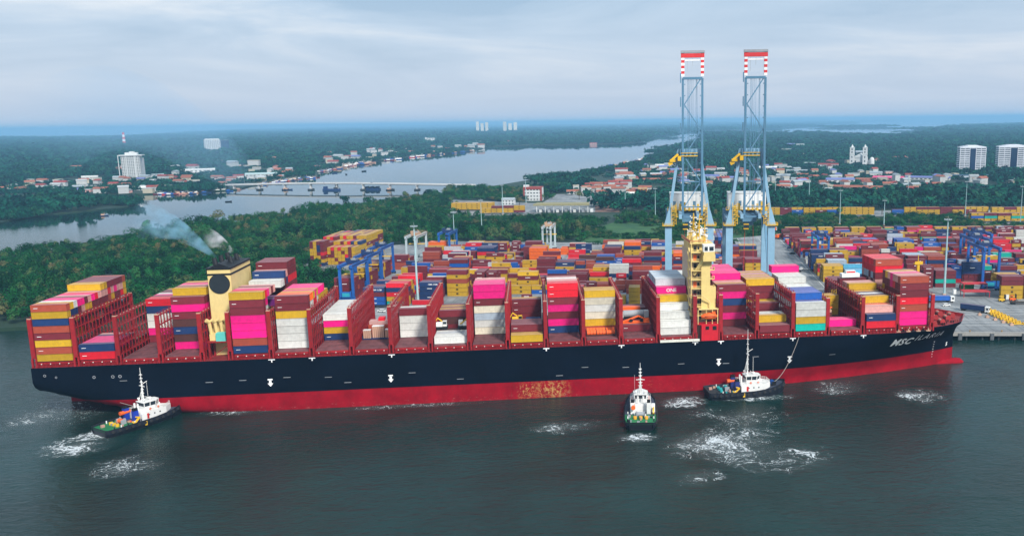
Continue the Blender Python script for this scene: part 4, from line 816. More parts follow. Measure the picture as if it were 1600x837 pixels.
# ------------------------------------------------------------------ tugs
def tug(loc, rz, label, deck, extra, mast_h=13.0, L_=32.0, B_=11.6):
    r = empty('tug_boat', loc, rz, label, 'tug', 'tugs holding the ship')
    hl = [(-16, 4.3), (-15.4, 5.1), (-12, 5.7), (-6, 5.8), (2, 5.8), (8, 5.3), (12, 3.9), (14.6, 2.0), (16, 0)]
    k = L_/32
    def sheer(x): return 1.9+(.35 if x < 0 else .35+(x/16)**2*2.2)
    mb = MB(); n = len(hl)
    for sg in (1, -1):
        for i in range(n-1):
            (x0, b0), (x1, b1) = hl[i], hl[i+1]; q = [(x0*k*.96, sg*b0*.86, -.6), (x1*k*.96, sg*b1*.8, -.6), (x1*k, sg*b1, sheer(x1)-.8), (x0*k, sg*b0, sheer(x0)-.8)]
            mb.quad(*(q if sg == -1 else q[::-1])); q = [(x0*k, sg*b0, sheer(x0)-.8), (x1*k, sg*b1, sheer(x1)-.8), (x1*k, sg*b1, sheer(x1)+.7), (x0*k, sg*b0, sheer(x0)+.7)]; mb.quad(*(q if sg == -1 else q[::-1]))
            q = [(x0*k, sg*(b0-.18), sheer(x0)), (x1*k, sg*max(0, b1-.18), sheer(x1)), (x1*k, sg*b1, sheer(x1)+.7), (x0*k, sg*b0, sheer(x0)+.7)]; mb.quad(*(q if sg == 1 else q[::-1]))
    mb.quad((-16*k, -4.3, 3), (-16*k, 4.3, 3), (-15.4*k, 3.7, -.6), (-15.4*k, -3.7, -.6))
    MBK = mat('tug_black', (.012, .014, .022), .4, dirt=.15)
    mb.build('hull', [MBK], r)
    mb = MB()
    for i in range(n-1):
        (x0, b0), (x1, b1) = hl[i], hl[i+1]; mb.quad((x0*k, -b0+.1, sheer(x0)), (x1*k, -max(.1, b1)+.1, sheer(x1)), (x1*k, max(.1, b1)-.1, sheer(x1)), (x0*k, b0-.1, sheer(x0)), 0 if x1 <= -5 else 1)
    mb.build('deck', [deck, mat('tug_deck_dark', (.05, .06, .09), .7, vary=.4, dirt=.3)], r)
    tm = None
    for sg in (1, -1):       # tyre fenders along both sides
        for i in range(13):
            x = -14+i*2.2; b = next(hl[j][1]+(hl[j+1][1]-hl[j][1])*(x-hl[j][0])/(hl[j+1][0]-hl[j][0]) for j in range(n-1) if hl[j][0] <= x <= hl[j+1][0])
            if tm is None:
                t = MB().tube((0, -.22, 0), (0, .22, 0), .55, n=10); tm = t.mesh('tyre_fender', [mat('tyre_rubber', (.02, .02, .022), .8)])
            o = link('tyre_fender', tm, r, (x*k, sg*(b+.12), sheer(x)-.25))
    MB().tube((14.6*k, -2.2, 3.3), (14.6*k, 2.2, 3.3), .7, n=10).tube((15.2*k, -1.2, 3.6), (15.2*k, 1.2, 3.6), .7, n=10).build('bow_fender', [MC['tyre_rubber']], r)
    hz = 2.2
    h = MB().prism([(-3.2, -3.8), (6.4, -3.8), (9.2, -2), (9.2, 2), (6.4, 3.8), (-3.2, 3.8)], hz, hz+2.7).build('deckhouse', [MWHITE], r)
    for x in (-2, 0, 2, 4): MB().tube((x, -3.84, hz+1.5), (x, -3.8, hz+1.5), .28, n=10).build('porthole', [MGLASS], h); MB().tube((x, 3.8, hz+1.5), (x, 3.84, hz+1.5), .28, n=10).build('porthole', [MGLASS], h)
    MB().box(-.9, -.1, -3.86, -3.8, hz+.2, hz+2.1).build('door', [mat('tug_red', (.6, .02, .02), .5)], h)
    MB().prism([(-2.8, -3.0), (5.6, -3.0), (7.2, -1.6), (7.2, 1.6), (5.6, 3.0), (-2.8, 3.0)], hz+2.7, hz+2.85).box(-2.8, 6.5, -3, -2.93, hz+3.6, hz+3.68).box(-2.8, 6.5, 2.93, 3, hz+3.6, hz+3.68).build('bridge_deck', [MWHITE], r)
    wz_ = hz+2.85; w = MB().prism([(-.4, -2.0), (3.4, -2.3), (4.9, -1.1), (4.9, 1.1), (3.4, 2.3), (-.4, 2.0)], wz_, wz_+1.3).prism([(-.9, -2.4), (3.8, -2.7), (5.5, -1.3), (5.5, 1.3), (3.8, 2.7), (-.9, 2.4)], wz_+2.75, wz_+2.95).build('wheelhouse', [MWHITE], r)
    MB().prism([(-.45, -2.05), (3.5, -2.4), (5.05, -1.15), (5.05, 1.15), (3.5, 2.4), (-.45, 2.05)], wz_+1.3, wz_+2.75).build('window', [MGLASS], w)
    fr = MB()
    for a, b in (((-.5, -2.1), (-.55, -2.25)), ((3.5, -2.45), (3.65, -2.6)), ((5.1, -1.2), (5.35, -1.25)), ((5.1, 1.2), (5.35, 1.25)), ((3.5, 2.45), (3.65, 2.6)), ((-.5, 2.1), (-.55, 2.25)), ((1.5, -2.28), (1.55, -2.45)), ((1.5, 2.28), (1.55, 2.45)), ((5.1, 0), (5.35, 0))): fr.bar((*a, wz_+1.3), (*b, wz_+2.75), .22)
    fr.build('window_frame', [MWHITE], w)
    mz = wz_+2.95; m_ = MB().tube((.6, 0, mz), (.6, 0, mz+mast_h*.62), .3, .2, 8).tube((.6, 0, mz+mast_h*.62), (.6, 0, mz+mast_h), .15, .08, 6)
    for q in range(7): z = mz+mast_h*(.12+.11*q); m_.box(.2, 1.0, -.4, .4, z, z+.12); m_.bar((.6, -.9+.06*q, z+.3), (.6, .9-.06*q, z+.3), .14)
    m_.bar((.6, -1.6, mz+mast_h*.45), (.6, 1.6, mz+mast_h*.45), .2).bar((.6, 0, mz+mast_h*.5), (2.6, 0, mz+mast_h*.56), .18).bar((-.6, -.8, mz), (.6, 0, mz+mast_h*.4), .14).bar((-.6, .8, mz), (.6, 0, mz+mast_h*.4), .14).tube((2.0, -.9, mz+1), (2.0, .9, mz+1.1), .13)
    m_.build('mast', [MWHITE], r)
    for y in (-1.6, 1.6): MB().ball((-.2, y, mz+.9), .42, .42, .42).tube((-.2, y, mz), (-.2, y, mz+.6), .12).build('radome', [MWHITE], r)
    MB().tube((3.6, 2.1, mz), (3.6, 2.1, mz+6), .06).build('aerial', [MWHITE], r)
    for y in (-2.9, 2.9): MB().box(-5.4, -3.6, y-.7, y+.7, hz, hz+4.2, 0).box(-5.3, -3.7, y-.6, y+.6, hz+4.2, hz+5.0, 1).build('funnel', [extra[0], MBLK], r)
    MB().tube((-8, -1.2, sheer(-8)+.9), (-8, 1.2, sheer(-8)+.9), .8, n=12, m=0).box(-8.9, -7.1, -1.6, -1.25, sheer(-8), sheer(-8)+1.7, 1).box(-8.9, -7.1, 1.25, 1.6, sheer(-8), sheer(-8)+1.7, 1).build('tow_winch', [extra[1], MGREY], r)
    MB().tube((11, -1.4, 4.0), (11, 1.4, 4.0), .85, n=12, m=0).box(10.2, 11.8, -1.8, -1.45, 3, 4.9, 1).box(10.2, 11.8, 1.45, 1.8, 3, 4.9, 1).build('bow_winch', [CM['u'][0], MBLK], r)
    for q in range(3): MB().tube((-10.5, -2+2*q, 2.3), (-10.5, -2+2*q, 3.2), .62, n=10).build('drum', [extra[2]], r)
    MB().box(-3.4, -1.6, -5.2, -3.9, 2.2, 5.0).build('locker', [MWHITE], r)
    MB().tube((-6.8, 2.6, 5.0), (-2.8, 2.6, 5.0), .75, .5, 10).bar((-5, 2.9, 2.5), (-5, 2.9, 4.4), .3).build('rescue_boat', [MORG], r)
    MB().bar((-6, -4.6, 2.4), (-4, -4.6, 4.2), .55).bar((-4, -4.6, 4.2), (-5.4, -4.6, 4.6), .4).bar((-6, -4.6, 2.4), (-6.6, -4.6, 3.2), .5).build('deck_crane', [MYEL], r)
    MB().box(-3.0, -2.2, -5.95, -5.86, .9, 2.4).build('side_mark', [MYEL], r)
    rl = MB(); pp = [(-3.1, -3.7), (6.3, -3.7), (9.0, -1.9), (9.0, 1.9), (6.3, 3.7), (-3.1, 3.7)]
    for (ax, ay), (bx_, by) in zip(pp, pp[1:]+pp[:1]):
        for hh in (.5, 1.0): rl.bar((ax, ay, hz+2.7+hh), (bx_, by, hz+2.7+hh), .07)
        for q in range(4): f_ = q/4; rl.bar((ax+(bx_-ax)*f_, ay+(by-ay)*f_, hz+2.7), (ax+(bx_-ax)*f_, ay+(by-ay)*f_, hz+3.75), .08)
    rl.build('railing', [MWHITE], r)
    for x, y in ((1, -3.05), (4, -3.05), (1, 3.05), (4, 3.05)): MB().tube((x, y, hz+3.3), (x, y+(.12 if y > 0 else -.12), hz+3.3), .45, n=10).build('life_ring', [MORG], r)
    jr = random.Random(int(loc[0]*7))
    for q in range(16):
        x, y = jr.uniform(-14, -4), jr.uniform(-4.2, 4.2); MB().cbox(x, y, sheer(x), jr.uniform(.4, 1.3), jr.uniform(.4, 1.1), jr.uniform(.3, 1.0)).build('deck_gear', [jr.choice([MGREY, MWHITE, MBK, MTAN, extra[1], MC['rope_tan']])], r)
    for q in range(5):
        x = -13+q*2.4; MB().tube((x, -4.6, sheer(x)), (x, -4.6, sheer(x)+1.0), .2).tube((x, 4.6, sheer(x)), (x, 4.6, sheer(x)+1.0), .2).build('bollard', [MWHITE if q % 2 else MBK], r)
    MB().tube((-2.2, -1.0, hz+2.8), (-2.2, -1.0, hz+5.6), .35).tube((-2.2, 1.0, hz+2.8), (-2.2, 1.0, hz+5.6), .35).cbox(5.6, 0, hz+2.85, 1.2, 1.0, 1.0).ball((3, 0, mz+.5), .6, .6, .5).build('deck_fitting', [MWHITE], r)
    return r
MGRN = mat('deck_green', (.012, .17, .06), .6, vary=.25, dirt=.25); MTEAL = mat('winch_teal', (.02, .33, .33), .5)
p0, p1 = at(152, 683), Vector((46.0, 3.5, 0)); v = p1-p0
c_ = p0+v.normalized()*16.6; tug((c_.x, c_.y, 0), atan2(v.y, v.x), 'tug with green after deck and blue gear under the stern of the ship', MGRN, (mat('funnel_blue', (.01, .04, .35), .5), MORG, MYEL), 12.5)
tug((218.6, -24.5, 0), radians(83), 'tug seen from astern with green deck and three yellow drums', MGRN, (MWHITE, MGREY, mat('drum_orange', (.8, .38, .03), .5)), 11.5)
tug((262.3, -7.1, 0), radians(4), 'black tug with turquoise winch pressed against the side near the bow', mat('tug_deck_black', (.03, .035, .04), .7, dirt=.3), (mat('funnel_navy', (.02, .03, .15), .5), MTEAL, MTEAL), 18)
# towing lines
def rope(name, label, a, b, sag, r=.11):
    a, b = Vector(a), Vector(b); mb = MB(); n = 14; pts = [a.lerp(b, i/n)-Vector((0, 0, sag*4*(i/n)*(1-i/n))) for i in range(n+1)]
    for i in range(n): mb.tube(pts[i], pts[i+1], r, n=5, caps=False)
    o = mb.build(name, [mat('rope', (.32, .29, .26), .9)]); tag(o, label, 'rope', 'towing lines')
rope('towing_line', 'towing line from the bow tug up to the ship side', (273.5, -7, 4.4), (285.6, -.1, DK+.2), 3.2)
rope('towing_line', 'towing line from the stern tug to the rudder area', (34.5, -4, 5.5), (2, 18, 9.2), 1.0, .09)
# ------------------------------------------------------------------ ship-to-shore cranes (local x along the quay, y inland)
MCB = mat('crane_blue', (.24, .42, .56), .45, vary=.08, dirt=.12); MCM = mat('crane_mid_blue', (.08, .19, .29), .45, vary=.1); MCD = mat('crane_deep_blue', (.10, .22, .33), .5, dirt=.1)
MSR = mat('stripe_red', (.62, .03, .03), .5); MSW = mat('stripe_white', (.8, .8, .8), .5)
def pempty(name, s, t, z, label, cat, group=None): q = P(s, t, z); return empty(name, (q.x, q.y, q.z), -PA, label, cat, group)
def sts(s, label):
    r = pempty('quay_crane', s, 3, ZY, label, 'crane', 'ship to shore cranes with raised booms')
    H = 56.0; D = 30.0
    for sx in (-10, 10):
        for y in (0, D):
            if y == 0: g = MB().box(sx-1.65, sx+1.65, -1.3, 1.3, 2.2, H-4, 0).prism([(sx-1.65, -1.3), (sx+1.65, -1.3), (sx+1.65, 1.3), (sx-1.65, 1.3)], H-4, H-3.7, 0)
            else: g = MB().box(sx-1.4, sx+1.4, y-1.2, y+1.2, 2.2, H+1, 0)
            g.box(sx-3.8, sx+3.8, y-.9, y+.9, .9, 2.2, 1)
            for q in range(6): g.tube((sx-3.4+q*1.36, y-.25, .45), (sx-3.4+q*1.36, y+.25, .45), .45, n=8, m=1)
            g.build('leg', [MCB, MCD], r)
    for sx in (-10, 10):
        MB().box(sx-1.0, sx+1.0, 1.3, D-1.2, 17, 19.4).build('portal_beam', [MCB], r); MB().bar((sx, 1.3, 20), (sx, D-1.2, H-3), 1.1).build('brace', [MCD], r)
        MB().box(sx-.9, sx+.9, 1.3, D-1.2, H-4, H-1.6).build('portal_beam', [MCB], r)
    for y in (0, D): MB().box(-8.3, 8.3, y-.9, y+.9, 15.5, 18).build('sill_beam', [MCB], r)
    # shoulders of the sea legs, wide then tapering into the inclined posts
    for sg in (-1, 1):
        mb = MB(); w0 = [(sg*10-2.1, -1.6), (sg*10+2.1, -1.6), (sg*10+2.1, 1.6), (sg*10-2.1, 1.6)]; w1 = [(sg*9.2-.8, -1), (sg*9.2+.8, -1), (sg*9.2+.8, 1), (sg*9.2-.8, 1)]
        k = len(mb.v); mb.v += [(*p, H-4) for p in w0]+[(*p, H+3.5) for p in w1]
        for i in range(4): j = (i+1) % 4; mb.f.append((k+i, k+j, k+4+j, k+4+i)); mb.m.append(0)
        mb.bar((sg*9.2, 0, H+3), (sg*5.0, 1.5, H+32), 1.35, 1.35); mb.build('inclined_post', [MCB], r)
        MB().bar((sg*4.8, 1.5, H+31), (sg*8.8, D, H+1), .75).build('back_stay', [MCD], r)
        MB().bar((sg*4.6, 2, H+31), (sg*3.4, D+17, H+4), .4).build('back_stay', [MCD], r)
    MB().box(-5.4, 5.4, .6, 2.4, H+30.6, H+32.4).build('top_beam', [MCB], r)
    for z0, y0_, w in ((H-4.0, -2.6, 5.2), (H+31, -1.2, 5.5)):
        for sg in ((-1, 1) if z0 < H+10 else ()):
            p = MB(); x0 = sg*10-2.9 if sg else -6.6; x1 = sg*10+2.9 if sg else 6.6; p.box(x0, x1, y0_, y0_+w, z0, z0+.3)
            for a, b, c, d in ((x0, x1, y0_, y0_), (x0, x1, y0_+w, y0_+w), (x0, x0, y0_, y0_+w), (x1, x1, y0_, y0_+w)):
                for h in (.6, 1.15): p.bar((a, c, z0+h), (b, d, z0+h), .13)
                for q in range(4): f = q/3; p.bar((a+(b-a)*f, c+(d-c)*f, z0+.3), (a+(b-a)*f, c+(d-c)*f, z0+1.15), .13)
            p.build('walkway', [MYEL], r)
    # trolley girder, carrying on landward
    for x in (-4.2, 4.2): MB().box(x-.7, x+.7, -2.5, 50, H-.6, H+1.6).build('girder', [MCB], r)
    p = MB()
    for q in range(9): p.box(-3.5, 3.5, -1+q*6, -.4+q*6, H-.2, H+.6, 0)
    for x in (-6.2, 5.2):
        p.box(x, x+1.0, -2, 50, H+.2, H+.4, 1)
        for h in (.8, 1.4): p.box(x+(0 if x < 0 else .9), x+(.1 if x < 0 else 1.0), -2, 50, H+h, H+h+.1, 1)
        for q in range(18): p.box(x+(0 if x < 0 else .9), x+(.1 if x < 0 else 1.0), -2+q*3, -1.9+q*3, H+.4, H+1.5, 1)
    p.build('girder_walkway', [MCD, MYEL], r)
    mh = MB().box(-9.3, 9.3, 18, 29.5, H+1.8, H+9.6, 0).box(-9.5, 9.5, 17.8, 29.7, H+9.6, H+9.9, 1).build('machinery_house', [mat('house_white', (.74, .76, .76), .5, dirt=.15), mat('house_roof', (.6, .62, .6), .6)], r)
    for x in (-7, -3.5, 3.0, 6.5): MB().box(x-.7, x+.7, 17.93, 17.99, H+3.5, H+6).build('louvre', [MCD], mh)
    p = MB().box(-10.6, 10.6, 15.6, 18, H+1.5, H+1.8)
    for h in (.7, 1.3): p.box(-10.6, 10.6, 15.6, 15.72, H+1.8+h, H+1.92+h)
    for q in range(12): p.box(-10.6+q*1.9, -10.48+q*1.9, 15.6, 15.72, H+1.8, H+3.1)
    for q in range(9): x = -9+q*2.2; p.box(x, x+.9, 12.5+(q % 3), 13.6+(q % 3), H+1.6, H+3.2+(q % 4)*.9)
    p.build('walkway', [MYEL], r)
    for sg in (-1, 1):
        p = MB()
        for q in range(5): z = H-3+q*1.9; p.box(sg*7.4-1.2, sg*7.4+1.2, -1.5, 1.5, z, z+.15); p.bar((sg*7.4-1.2, -1.5, z+1.1), (sg*7.4+1.2, -1.5, z+1.1), .12); p.bar((sg*7.4-1.2, -1.5, z), (sg*7.4+1.2, -1.5, z+1.9), .18)
        for x in (-1.2, 1.2): p.box(sg*7.4+x-.09, sg*7.4+x+.09, -1.6, -1.42, H-3.5, H+7)
        p.build('stair_tower', [MYEL], r)
    # boom raised upright
    bw = 4.55
    bo = MB()
    for sg in (-1, 1): bo.bar((sg*bw, -1.6, H+1), (sg*bw, -.6, 121), 1.0, 1.5, 0, up=(0, 1, 0))
    for q in range(5):
        z0, z1 = 121-q*12, 121-(q+1)*12; sg = 1 if q % 2 == 0 else -1; bo.bar((sg*bw*.85, -.9, z0), (-sg*bw*.85, -1.0, z1), .5, m=1)
    for z in (121, 73, 61): bo.bar((-bw, -1, z), (bw, -1, z), 1.1 if z == 121 else .5)
    boom = bo.build('boom', [MCM, MCD], r, (1.5, 0, 0))
    tip = MB(); z = 121.8; q = 0
    while z < 132:
        for sg in (-1, 1): tip.box(sg*bw-.75, sg*bw+.75, -1.2, .1, z, z+1.25, q % 2)
        z += 1.25; q += 1
    tip.box(-bw-.9, bw+.9, -1.3, .3, 130.4, 132.2, 1).box(-bw-1.0, bw+1.0, -1.5, .5, 132.5, 133.6, 2).box(-bw-.9, bw+.9, -1.2, .2, 132.2, 132.5, 0).box(-bw+1, bw-1, -.9, -.2, 128.9, 129.6, 0)
    for x in (-2.5, 0, 2.2): tip.bar((x, -.5, 130), (x, -.5, 126.5+x), .12, m=2)
    tip.build('boom_tip', [MSW, MSR, MGREY], boom)
    ca = MB()
    for x in (-2.3, -1.9, -.6, .2, 1.6, 2.1): ca.bar((x, -.9, 60), (x, -.8, 121), .13)
    for x in (-1.2, 1.9): ca.bar((x*1.3, 1.6, H+32), (x, -.8, 121), .16)
    ca.build('hoist_rope', [MCD], boom)
    f = MB()
    for q in range(11):
        for sg in (-1, 1): f.cbox(sg*(bw-.9), -1.4, 66+q*5.2, .45, .4, .5)
    for z in (84, 96, 108, 119): f.box(-bw-1.3, -bw-.8, -1.3, -.3, z, z+4.5); 
    f.build('boom_fitting', [MCD], boom)
    # yellow hoisting platform at the apex and the operator's cab gear
    p = MB().box(-5.5, -3.9, -3.0, 3, H+27, H+29.2).bar((-9.4, 0, H+26.4), (-5.3, 0, H+30), 1.0).bar((-9.8, 0, H+25.2), (-8.0, 0, H+26.2), 1.5).box(-9.2, -6.2, -1.2, 1.2, H+26.4, H+27.6).build('winch_arm', [MYEL], r)
    p = MB()
    for x in (-3, -1.2, .6, 2.6): p.box(x-.35, x+.35, -2.0, -.6, H+29, H+32.0, 1)
    p.box(-3.9, 3.9, -2.2, -.4, H+29, H+29.4).box(-3.9, 3.9, -2.2, -2.05, H+30.4, H+30.7).build('sheave_platform', [MYEL, MCD], r)
    p = MB().box(-3.3, 3.3, 4, 10, H-2.8, H-.8, 0).box(-2.0, 2.0, 5, 9, H-4.6, H-2.8, 0).build('trolley', [MCD], r)
    MB().box(-3.0, -.6, 1.2, 3.6, H-6.2, H-3.6, 0).box(-3.1, -.5, 1.1, 1.18, H-5.6, H-4.0, 1).build('operator_cab', [MYEL, MGLASS], r)
    MB().box(-3.0, 3.0, 4.5, 9, 19, 20, 0).bar((-2.4, 5, 20), (-2, 5.5, H-4), .1).bar((2.4, 5, 20), (2, 5.5, H-4), .1).bar((-2.4, 8.5, 20), (-2, 8, H-4), .1).bar((2.4, 8.5, 20), (2, 8, H-4), .1).build('spreader', [MSR], r)
    return r
sts(-129.6, 'left of the two tall blue quay cranes, red and white boom tip raised')
sts(-100.4, 'right of the two tall blue quay cranes, red and white boom tip raised')
# ------------------------------------------------------------------ yard gantries on rubber tyres
MRB = mat('gantry_blue', (.012, .10, .36), .45, dirt=.15); MRN = mat('gantry_navy', (.012, .035, .12), .5); MRG = mat('gantry_grey', (.42, .50, .52), .5, dirt=.2); MRT = mat('gantry_tan', (.42, .26, .16), .6, dirt=.3)
def rtg(s, t, label, body=MRB, top=MRN, span=24.0, h=19.5, w=7.4):
    r = pempty('yard_gantry', s, t, ZY, label, 'gantry crane', 'blue and grey gantries over the container rows')
    for x in (-w/2, w/2):
        for y in (0, span): MB().box(x-.7, x+.7, y-.6, y+.6, 1.6, h).build('leg', [body], r)
        MB().box(x-.7, x+.7, -1.5, span+1.5, h, h+1.8).build('girder', [body], r)
    for y in (0, span):
        MB().box(-w/2-1, w/2+1, y-.6, y+.6, 1.0, 2.3).build('sill', [body], r); MB().bar((-w/2, y, 2.4), (w/2, y, 6.5), .4).build('brace', [body], r)
        for x in (-w/2-.7, -w/2+.9, w/2-.9, w/2+.7): MB().tube((x, y-.4, .75), (x, y+.4, .75), .75, n=10).build('wheel', [MBLK], r)
    MB().box(-w/2+.5, w/2-.5, span*.4, span*.4+5, h+.9, h+2.9, 0).box(-w/2, -w/2+2, span*.4+1, span*.4+3, h+2.9, h+4.2, 0).box(-.5, 2.5, span*.4+1.5, span*.4+4, h+2.9, h+3.9, 1).build('trolley', [top, MGREY], r)
    MB().box(-1.2, 1.2, span*.4-1.8, span*.4-.1, h-2.4, h-.2, 0).box(-1.1, 1.1, span*.4-1.86, span*.4-1.8, h-1.9, h-.6, 1).build('cab', [body, MGLASS], r)
    MB().box(-2.8, 2.8, -1.6, -.7, 2.4, 5.6, 0).box(-2.4, 2.0, -1.65, -1.6, 2.8, 5.0, 1).build('engine_box', [body, mat('gantry_teal', (.02, .28, .36), .5)], r)
    p = MB()
    for y in (-1.4, span+1.4):
        for hh in (2.0, 2.6): p.bar((-w/2, y, h+hh), (w/2, y, h+hh), .12)
    for x in (-w/2-.9, w/2+.9):
        for hh in (2.1, 2.6): p.bar((x, -1.5, h+hh), (x, span+1.5, h+hh), .1)
        p.box(x-.3, x+.3, -1.5, span+1.5, h+1.4, h+1.5)
    for x in (-w/2, w/2): p.bar((x, span*.4, h+1.5), (x*.4, span*.4+2.5, h+5), .3); p.bar((x, span*.4+5, h+1.5), (x*.4, span*.4+2.5, h+5), .3)
    p.build('railing', [top], r)
    MB().box(-6, 6, span*.55-1.2, span*.55+1.2, h-6, h-5.6).bar((-2.5, span*.55, h-5.6), (-1.6, span*.45+1, h+1), .09).bar((2.5, span*.55, h-5.6), (1.6, span*.45+1, h+1), .09).build('spreader', [MYEL], r)
    return r
rtg(-328, 73, 'blue yard gantry nearest the ship, at the left end of the yard'); rtg(-331, 106, 'second blue yard gantry in the line at the left end of the yard')
rtg(-334, 140, 'third blue yard gantry in the line at the left end of the yard'); rtg(-331, 208, 'tan topped grey gantry left of the tall light mast in the yard', MRG, MRT, 26, 18); rtg(-311, 226, 'blue gantry behind the tall light mast, near the orange containers', MRB, MRN, 22, 18, 8)
rtg(-236, 252, 'grey gantry with tan top in the middle of the yard', MRG, MRT, 24, 19, 6.4)
rtg(-32.5, 184, 'small blue gantry beside the yard road'); rtg(51, 101, 'blue gantry nearest the quay at the right of the yard', MRB, MRN, 26, 24, 9); rtg(58, 136, 'second blue gantry at the right of the yard', MRB, MRN, 26, 24, 9); rtg(74, 176, 'third blue gantry at the right of the yard', MRB, MRN, 26, 22, 9); rtg(132, 150, 'blue gantry at the far right edge of the yard', MRB, MRN, 26, 21, 9)
# ------------------------------------------------------------------ high light masts
def light_mast(s, t, h, label, r0_=.55, z=ZY):
    r = pempty('light_mast', s, t, z, label, 'light mast', 'tall floodlight masts around the port')
    mm = MB().tube((0, 0, .6), (0, 0, h), r0_, r0_*.45, 8, 0); mm.box(-.9, .9, -.9, .9, 0, .6, 1); mm.build('pole', [mat('mast_galvanised', (.34, .48, .50), .5), MTAN], r)
    m_ = MB().tube((0, 0, h-.5), (0, 0, h-.2), 1.7, n=12)
    for k in range(8): a = k*pi/4; m_.bar((0, 0, h), (1.9*cos(a), 1.9*sin(a), h), .12); m_.cbox(1.9*cos(a), 1.9*sin(a), h-.3, .6, .6, .5)
    m_.tube((0, 0, h), (0, 0, h+2.0), .08); m_.build('lamp_ring', [mat('mast_head', (.30, .36, .38), .5)], r)
    return r
def mast_px(u, vb, h, label, r0_=.5):
    p = at(u, vb, ZY); s, t = PR(p.x, p.y); light_mast(s, t, h, label, r0_)
light_mast(-286, 72.6, 44, 'nearest tall mast, behind the open bays left of midship', .75); light_mast(20.6, 88.8, 44, 'tall mast on the apron just ahead of the bow', .75)
mast_px(711, 396, 33, 'mast behind the orange containers left of centre'); mast_px(753, 362, 30, 'mast in the mangroves above the yard, left of the port gate')
mast_px(786, 335, 33, 'mast beside the white house left of the four storey block'); mast_px(822, 318, 33, 'mast behind the four storey red and white block')
mast_px(977, 325, 26, 'mast on the green lot behind the brown field'); mast_px(1024, 342, 32, 'thin mast left of the left quay crane'); mast_px(1211, 312, 30, 'mast right of the right quay crane, in the town edge')
mast_px(1264, 318, 33, 'mast with a bent head near the far container row'); mast_px(1312, 350, 33, 'mast in front of the far container row, left one'); mast_px(1381, 352, 24, 'short mast in the scrub right of the far container row')
mast_px(1418, 316, 33, 'mast left of the office towers'); mast_px(1508, 338, 36, 'mast below the left office tower'); mast_px(1594, 350, 36, 'mast at the right edge of the yard')
# ------------------------------------------------------------------ vehicles and gear on the apron
def truck(s, t, rz, label, col, boxed=True, scale=1.0):
    r = pempty('container_truck', s, t, ZY, label, 'truck', 'trucks on the port paving'); r.rotation_euler = (0, 0, -PA+rz)
    MB().box(-7.5, 4.4, -1.2, 1.2, .9, 1.25).build('trailer', [MBLK], r)
    if boxed: b = link('box_body', cmesh(col, 12.15, 2.56), r, (-1.5, 0, 1.27))
    c = MB().box(5.0, 7.1, -1.25, 1.25, .7, 3.3).box(4.9, 7.2, -1.3, 1.3, 3.3, 3.5).build('cab', [MWHITE], r)
    MB().box(7.11, 7.16, -1.05, 1.05, 1.9, 3.0).build('windscreen', [MGLASS], c); MB().box(5.6, 6.7, -1.3, -1.26, 1.9, 2.9).build('side_window', [MGLASS], c)
    for x in (-6.6, -5.4, 3.6, 5.9):
        for y in (-1.25, .9): MB().tube((x, y, .5), (x, y+.35, .5), .5, n=10).build('wheel', [MBLK], r)
    return r
def tp(u, v): p = at(u, v, ZY); return PR(p.x, p.y)
s, t = tp(1524, 487); truck(s, t, -.62, 'dark blue container truck with white cab driving on the apron ahead of the bow', 'n')
s, t = tp(1470, 472); truck(s, t, 0.0, 'white truck behind the bow near the light mast', 'u')
s, t = tp(1272, 407); truck(s, t, 1.3, 'white truck beside the yellow containers at the yard road', 'w')
s, t = tp(1262, 424); truck(s, t, .2, 'flat dark truck without load on the yard road', 'n', False)
s, t = tp(600, 480); truck(s, t, 0, 'small white truck under the turquoise container at the left of the yard', 'w', False)
s, t = tp(1220, 372); truck(s, t, .9, 'orange truck at the far end of the yard road', 'o')
s, t = tp(1209, 362); truck(s, t, 1.2, 'orange truck just behind the right quay crane', 'o')
s, t = tp(1600, 475); truck(s, t, 0, 'white truck at the right edge beside the yellow stack', 'w', False)
def car(s, t, rz, m, label):
    r = pempty('parked_car', s, t, ZY, label, 'car', 'cars on the port paving'); r.rotation_euler = (0, 0, -PA+rz)
    MB().prism([(-2.2, -.85), (2.2, -.85), (2.2, .85), (-2.2, .85)], .35, .95).prism([(-1.6, -.75), (1.0, -.75), (1.0, .75), (-1.6, .75)], 1.4, 1.5).build('body', [m], r)
    MB().prism([(-1.7, -.76), (1.2, -.76), (1.2, .76), (-1.7, .76)], .95, 1.4).build('window', [MGLASS], r)
    for x in (-1.4, 1.4):
        for y in (-.9, .7): MB().tube((x, y, .33), (x, y+.2, .33), .33, n=8).build('wheel', [MBLK], r)
for (u, v), m, l in (((1252, 421), MWHITE, 'white car beside the flat dark truck on the yard road'), ((1478, 478), MWHITE, 'white car next to the white truck behind the bow'), ((1238, 397), MBLK, 'dark car on the yard road below the small blue gantry'), ((596, 487), MWHITE, 'white car on the paving at the left end of the yard'), ((1233, 388), CM['n'][0], 'blue car on the yard road near the far end')):
    s, t = tp(u, v); car(s, t, random.random()*3, m, l)
for k in range(9):
    s, t = 30.0+k*.35, 44-k*3.6
    r = pempty('spreader_frame', s, t, ZY, f'yellow lifting frame, {["farthest", "second", "third", "fourth", "middle", "sixth", "seventh", "eighth", "nearest"][k]} of the row laid out on the apron', 'lifting frame', 'yellow lifting frames in a row')
    MB().box(-3, 3, -.9, -.55, .4, .8).box(-3, 3, .55, .9, .4, .8).box(-3.2, -2.7, -1.1, 1.1, .2, 1.2).box(2.7, 3.2, -1.1, 1.1, .2, 1.2).build('frame', [MYEL], r)
    MB().box(-.7, .7, -.6, .6, .8, 1.9).box(-1.6, -1.0, -.4, .4, .8, 1.3).build('motor_box', [MYEL], r)
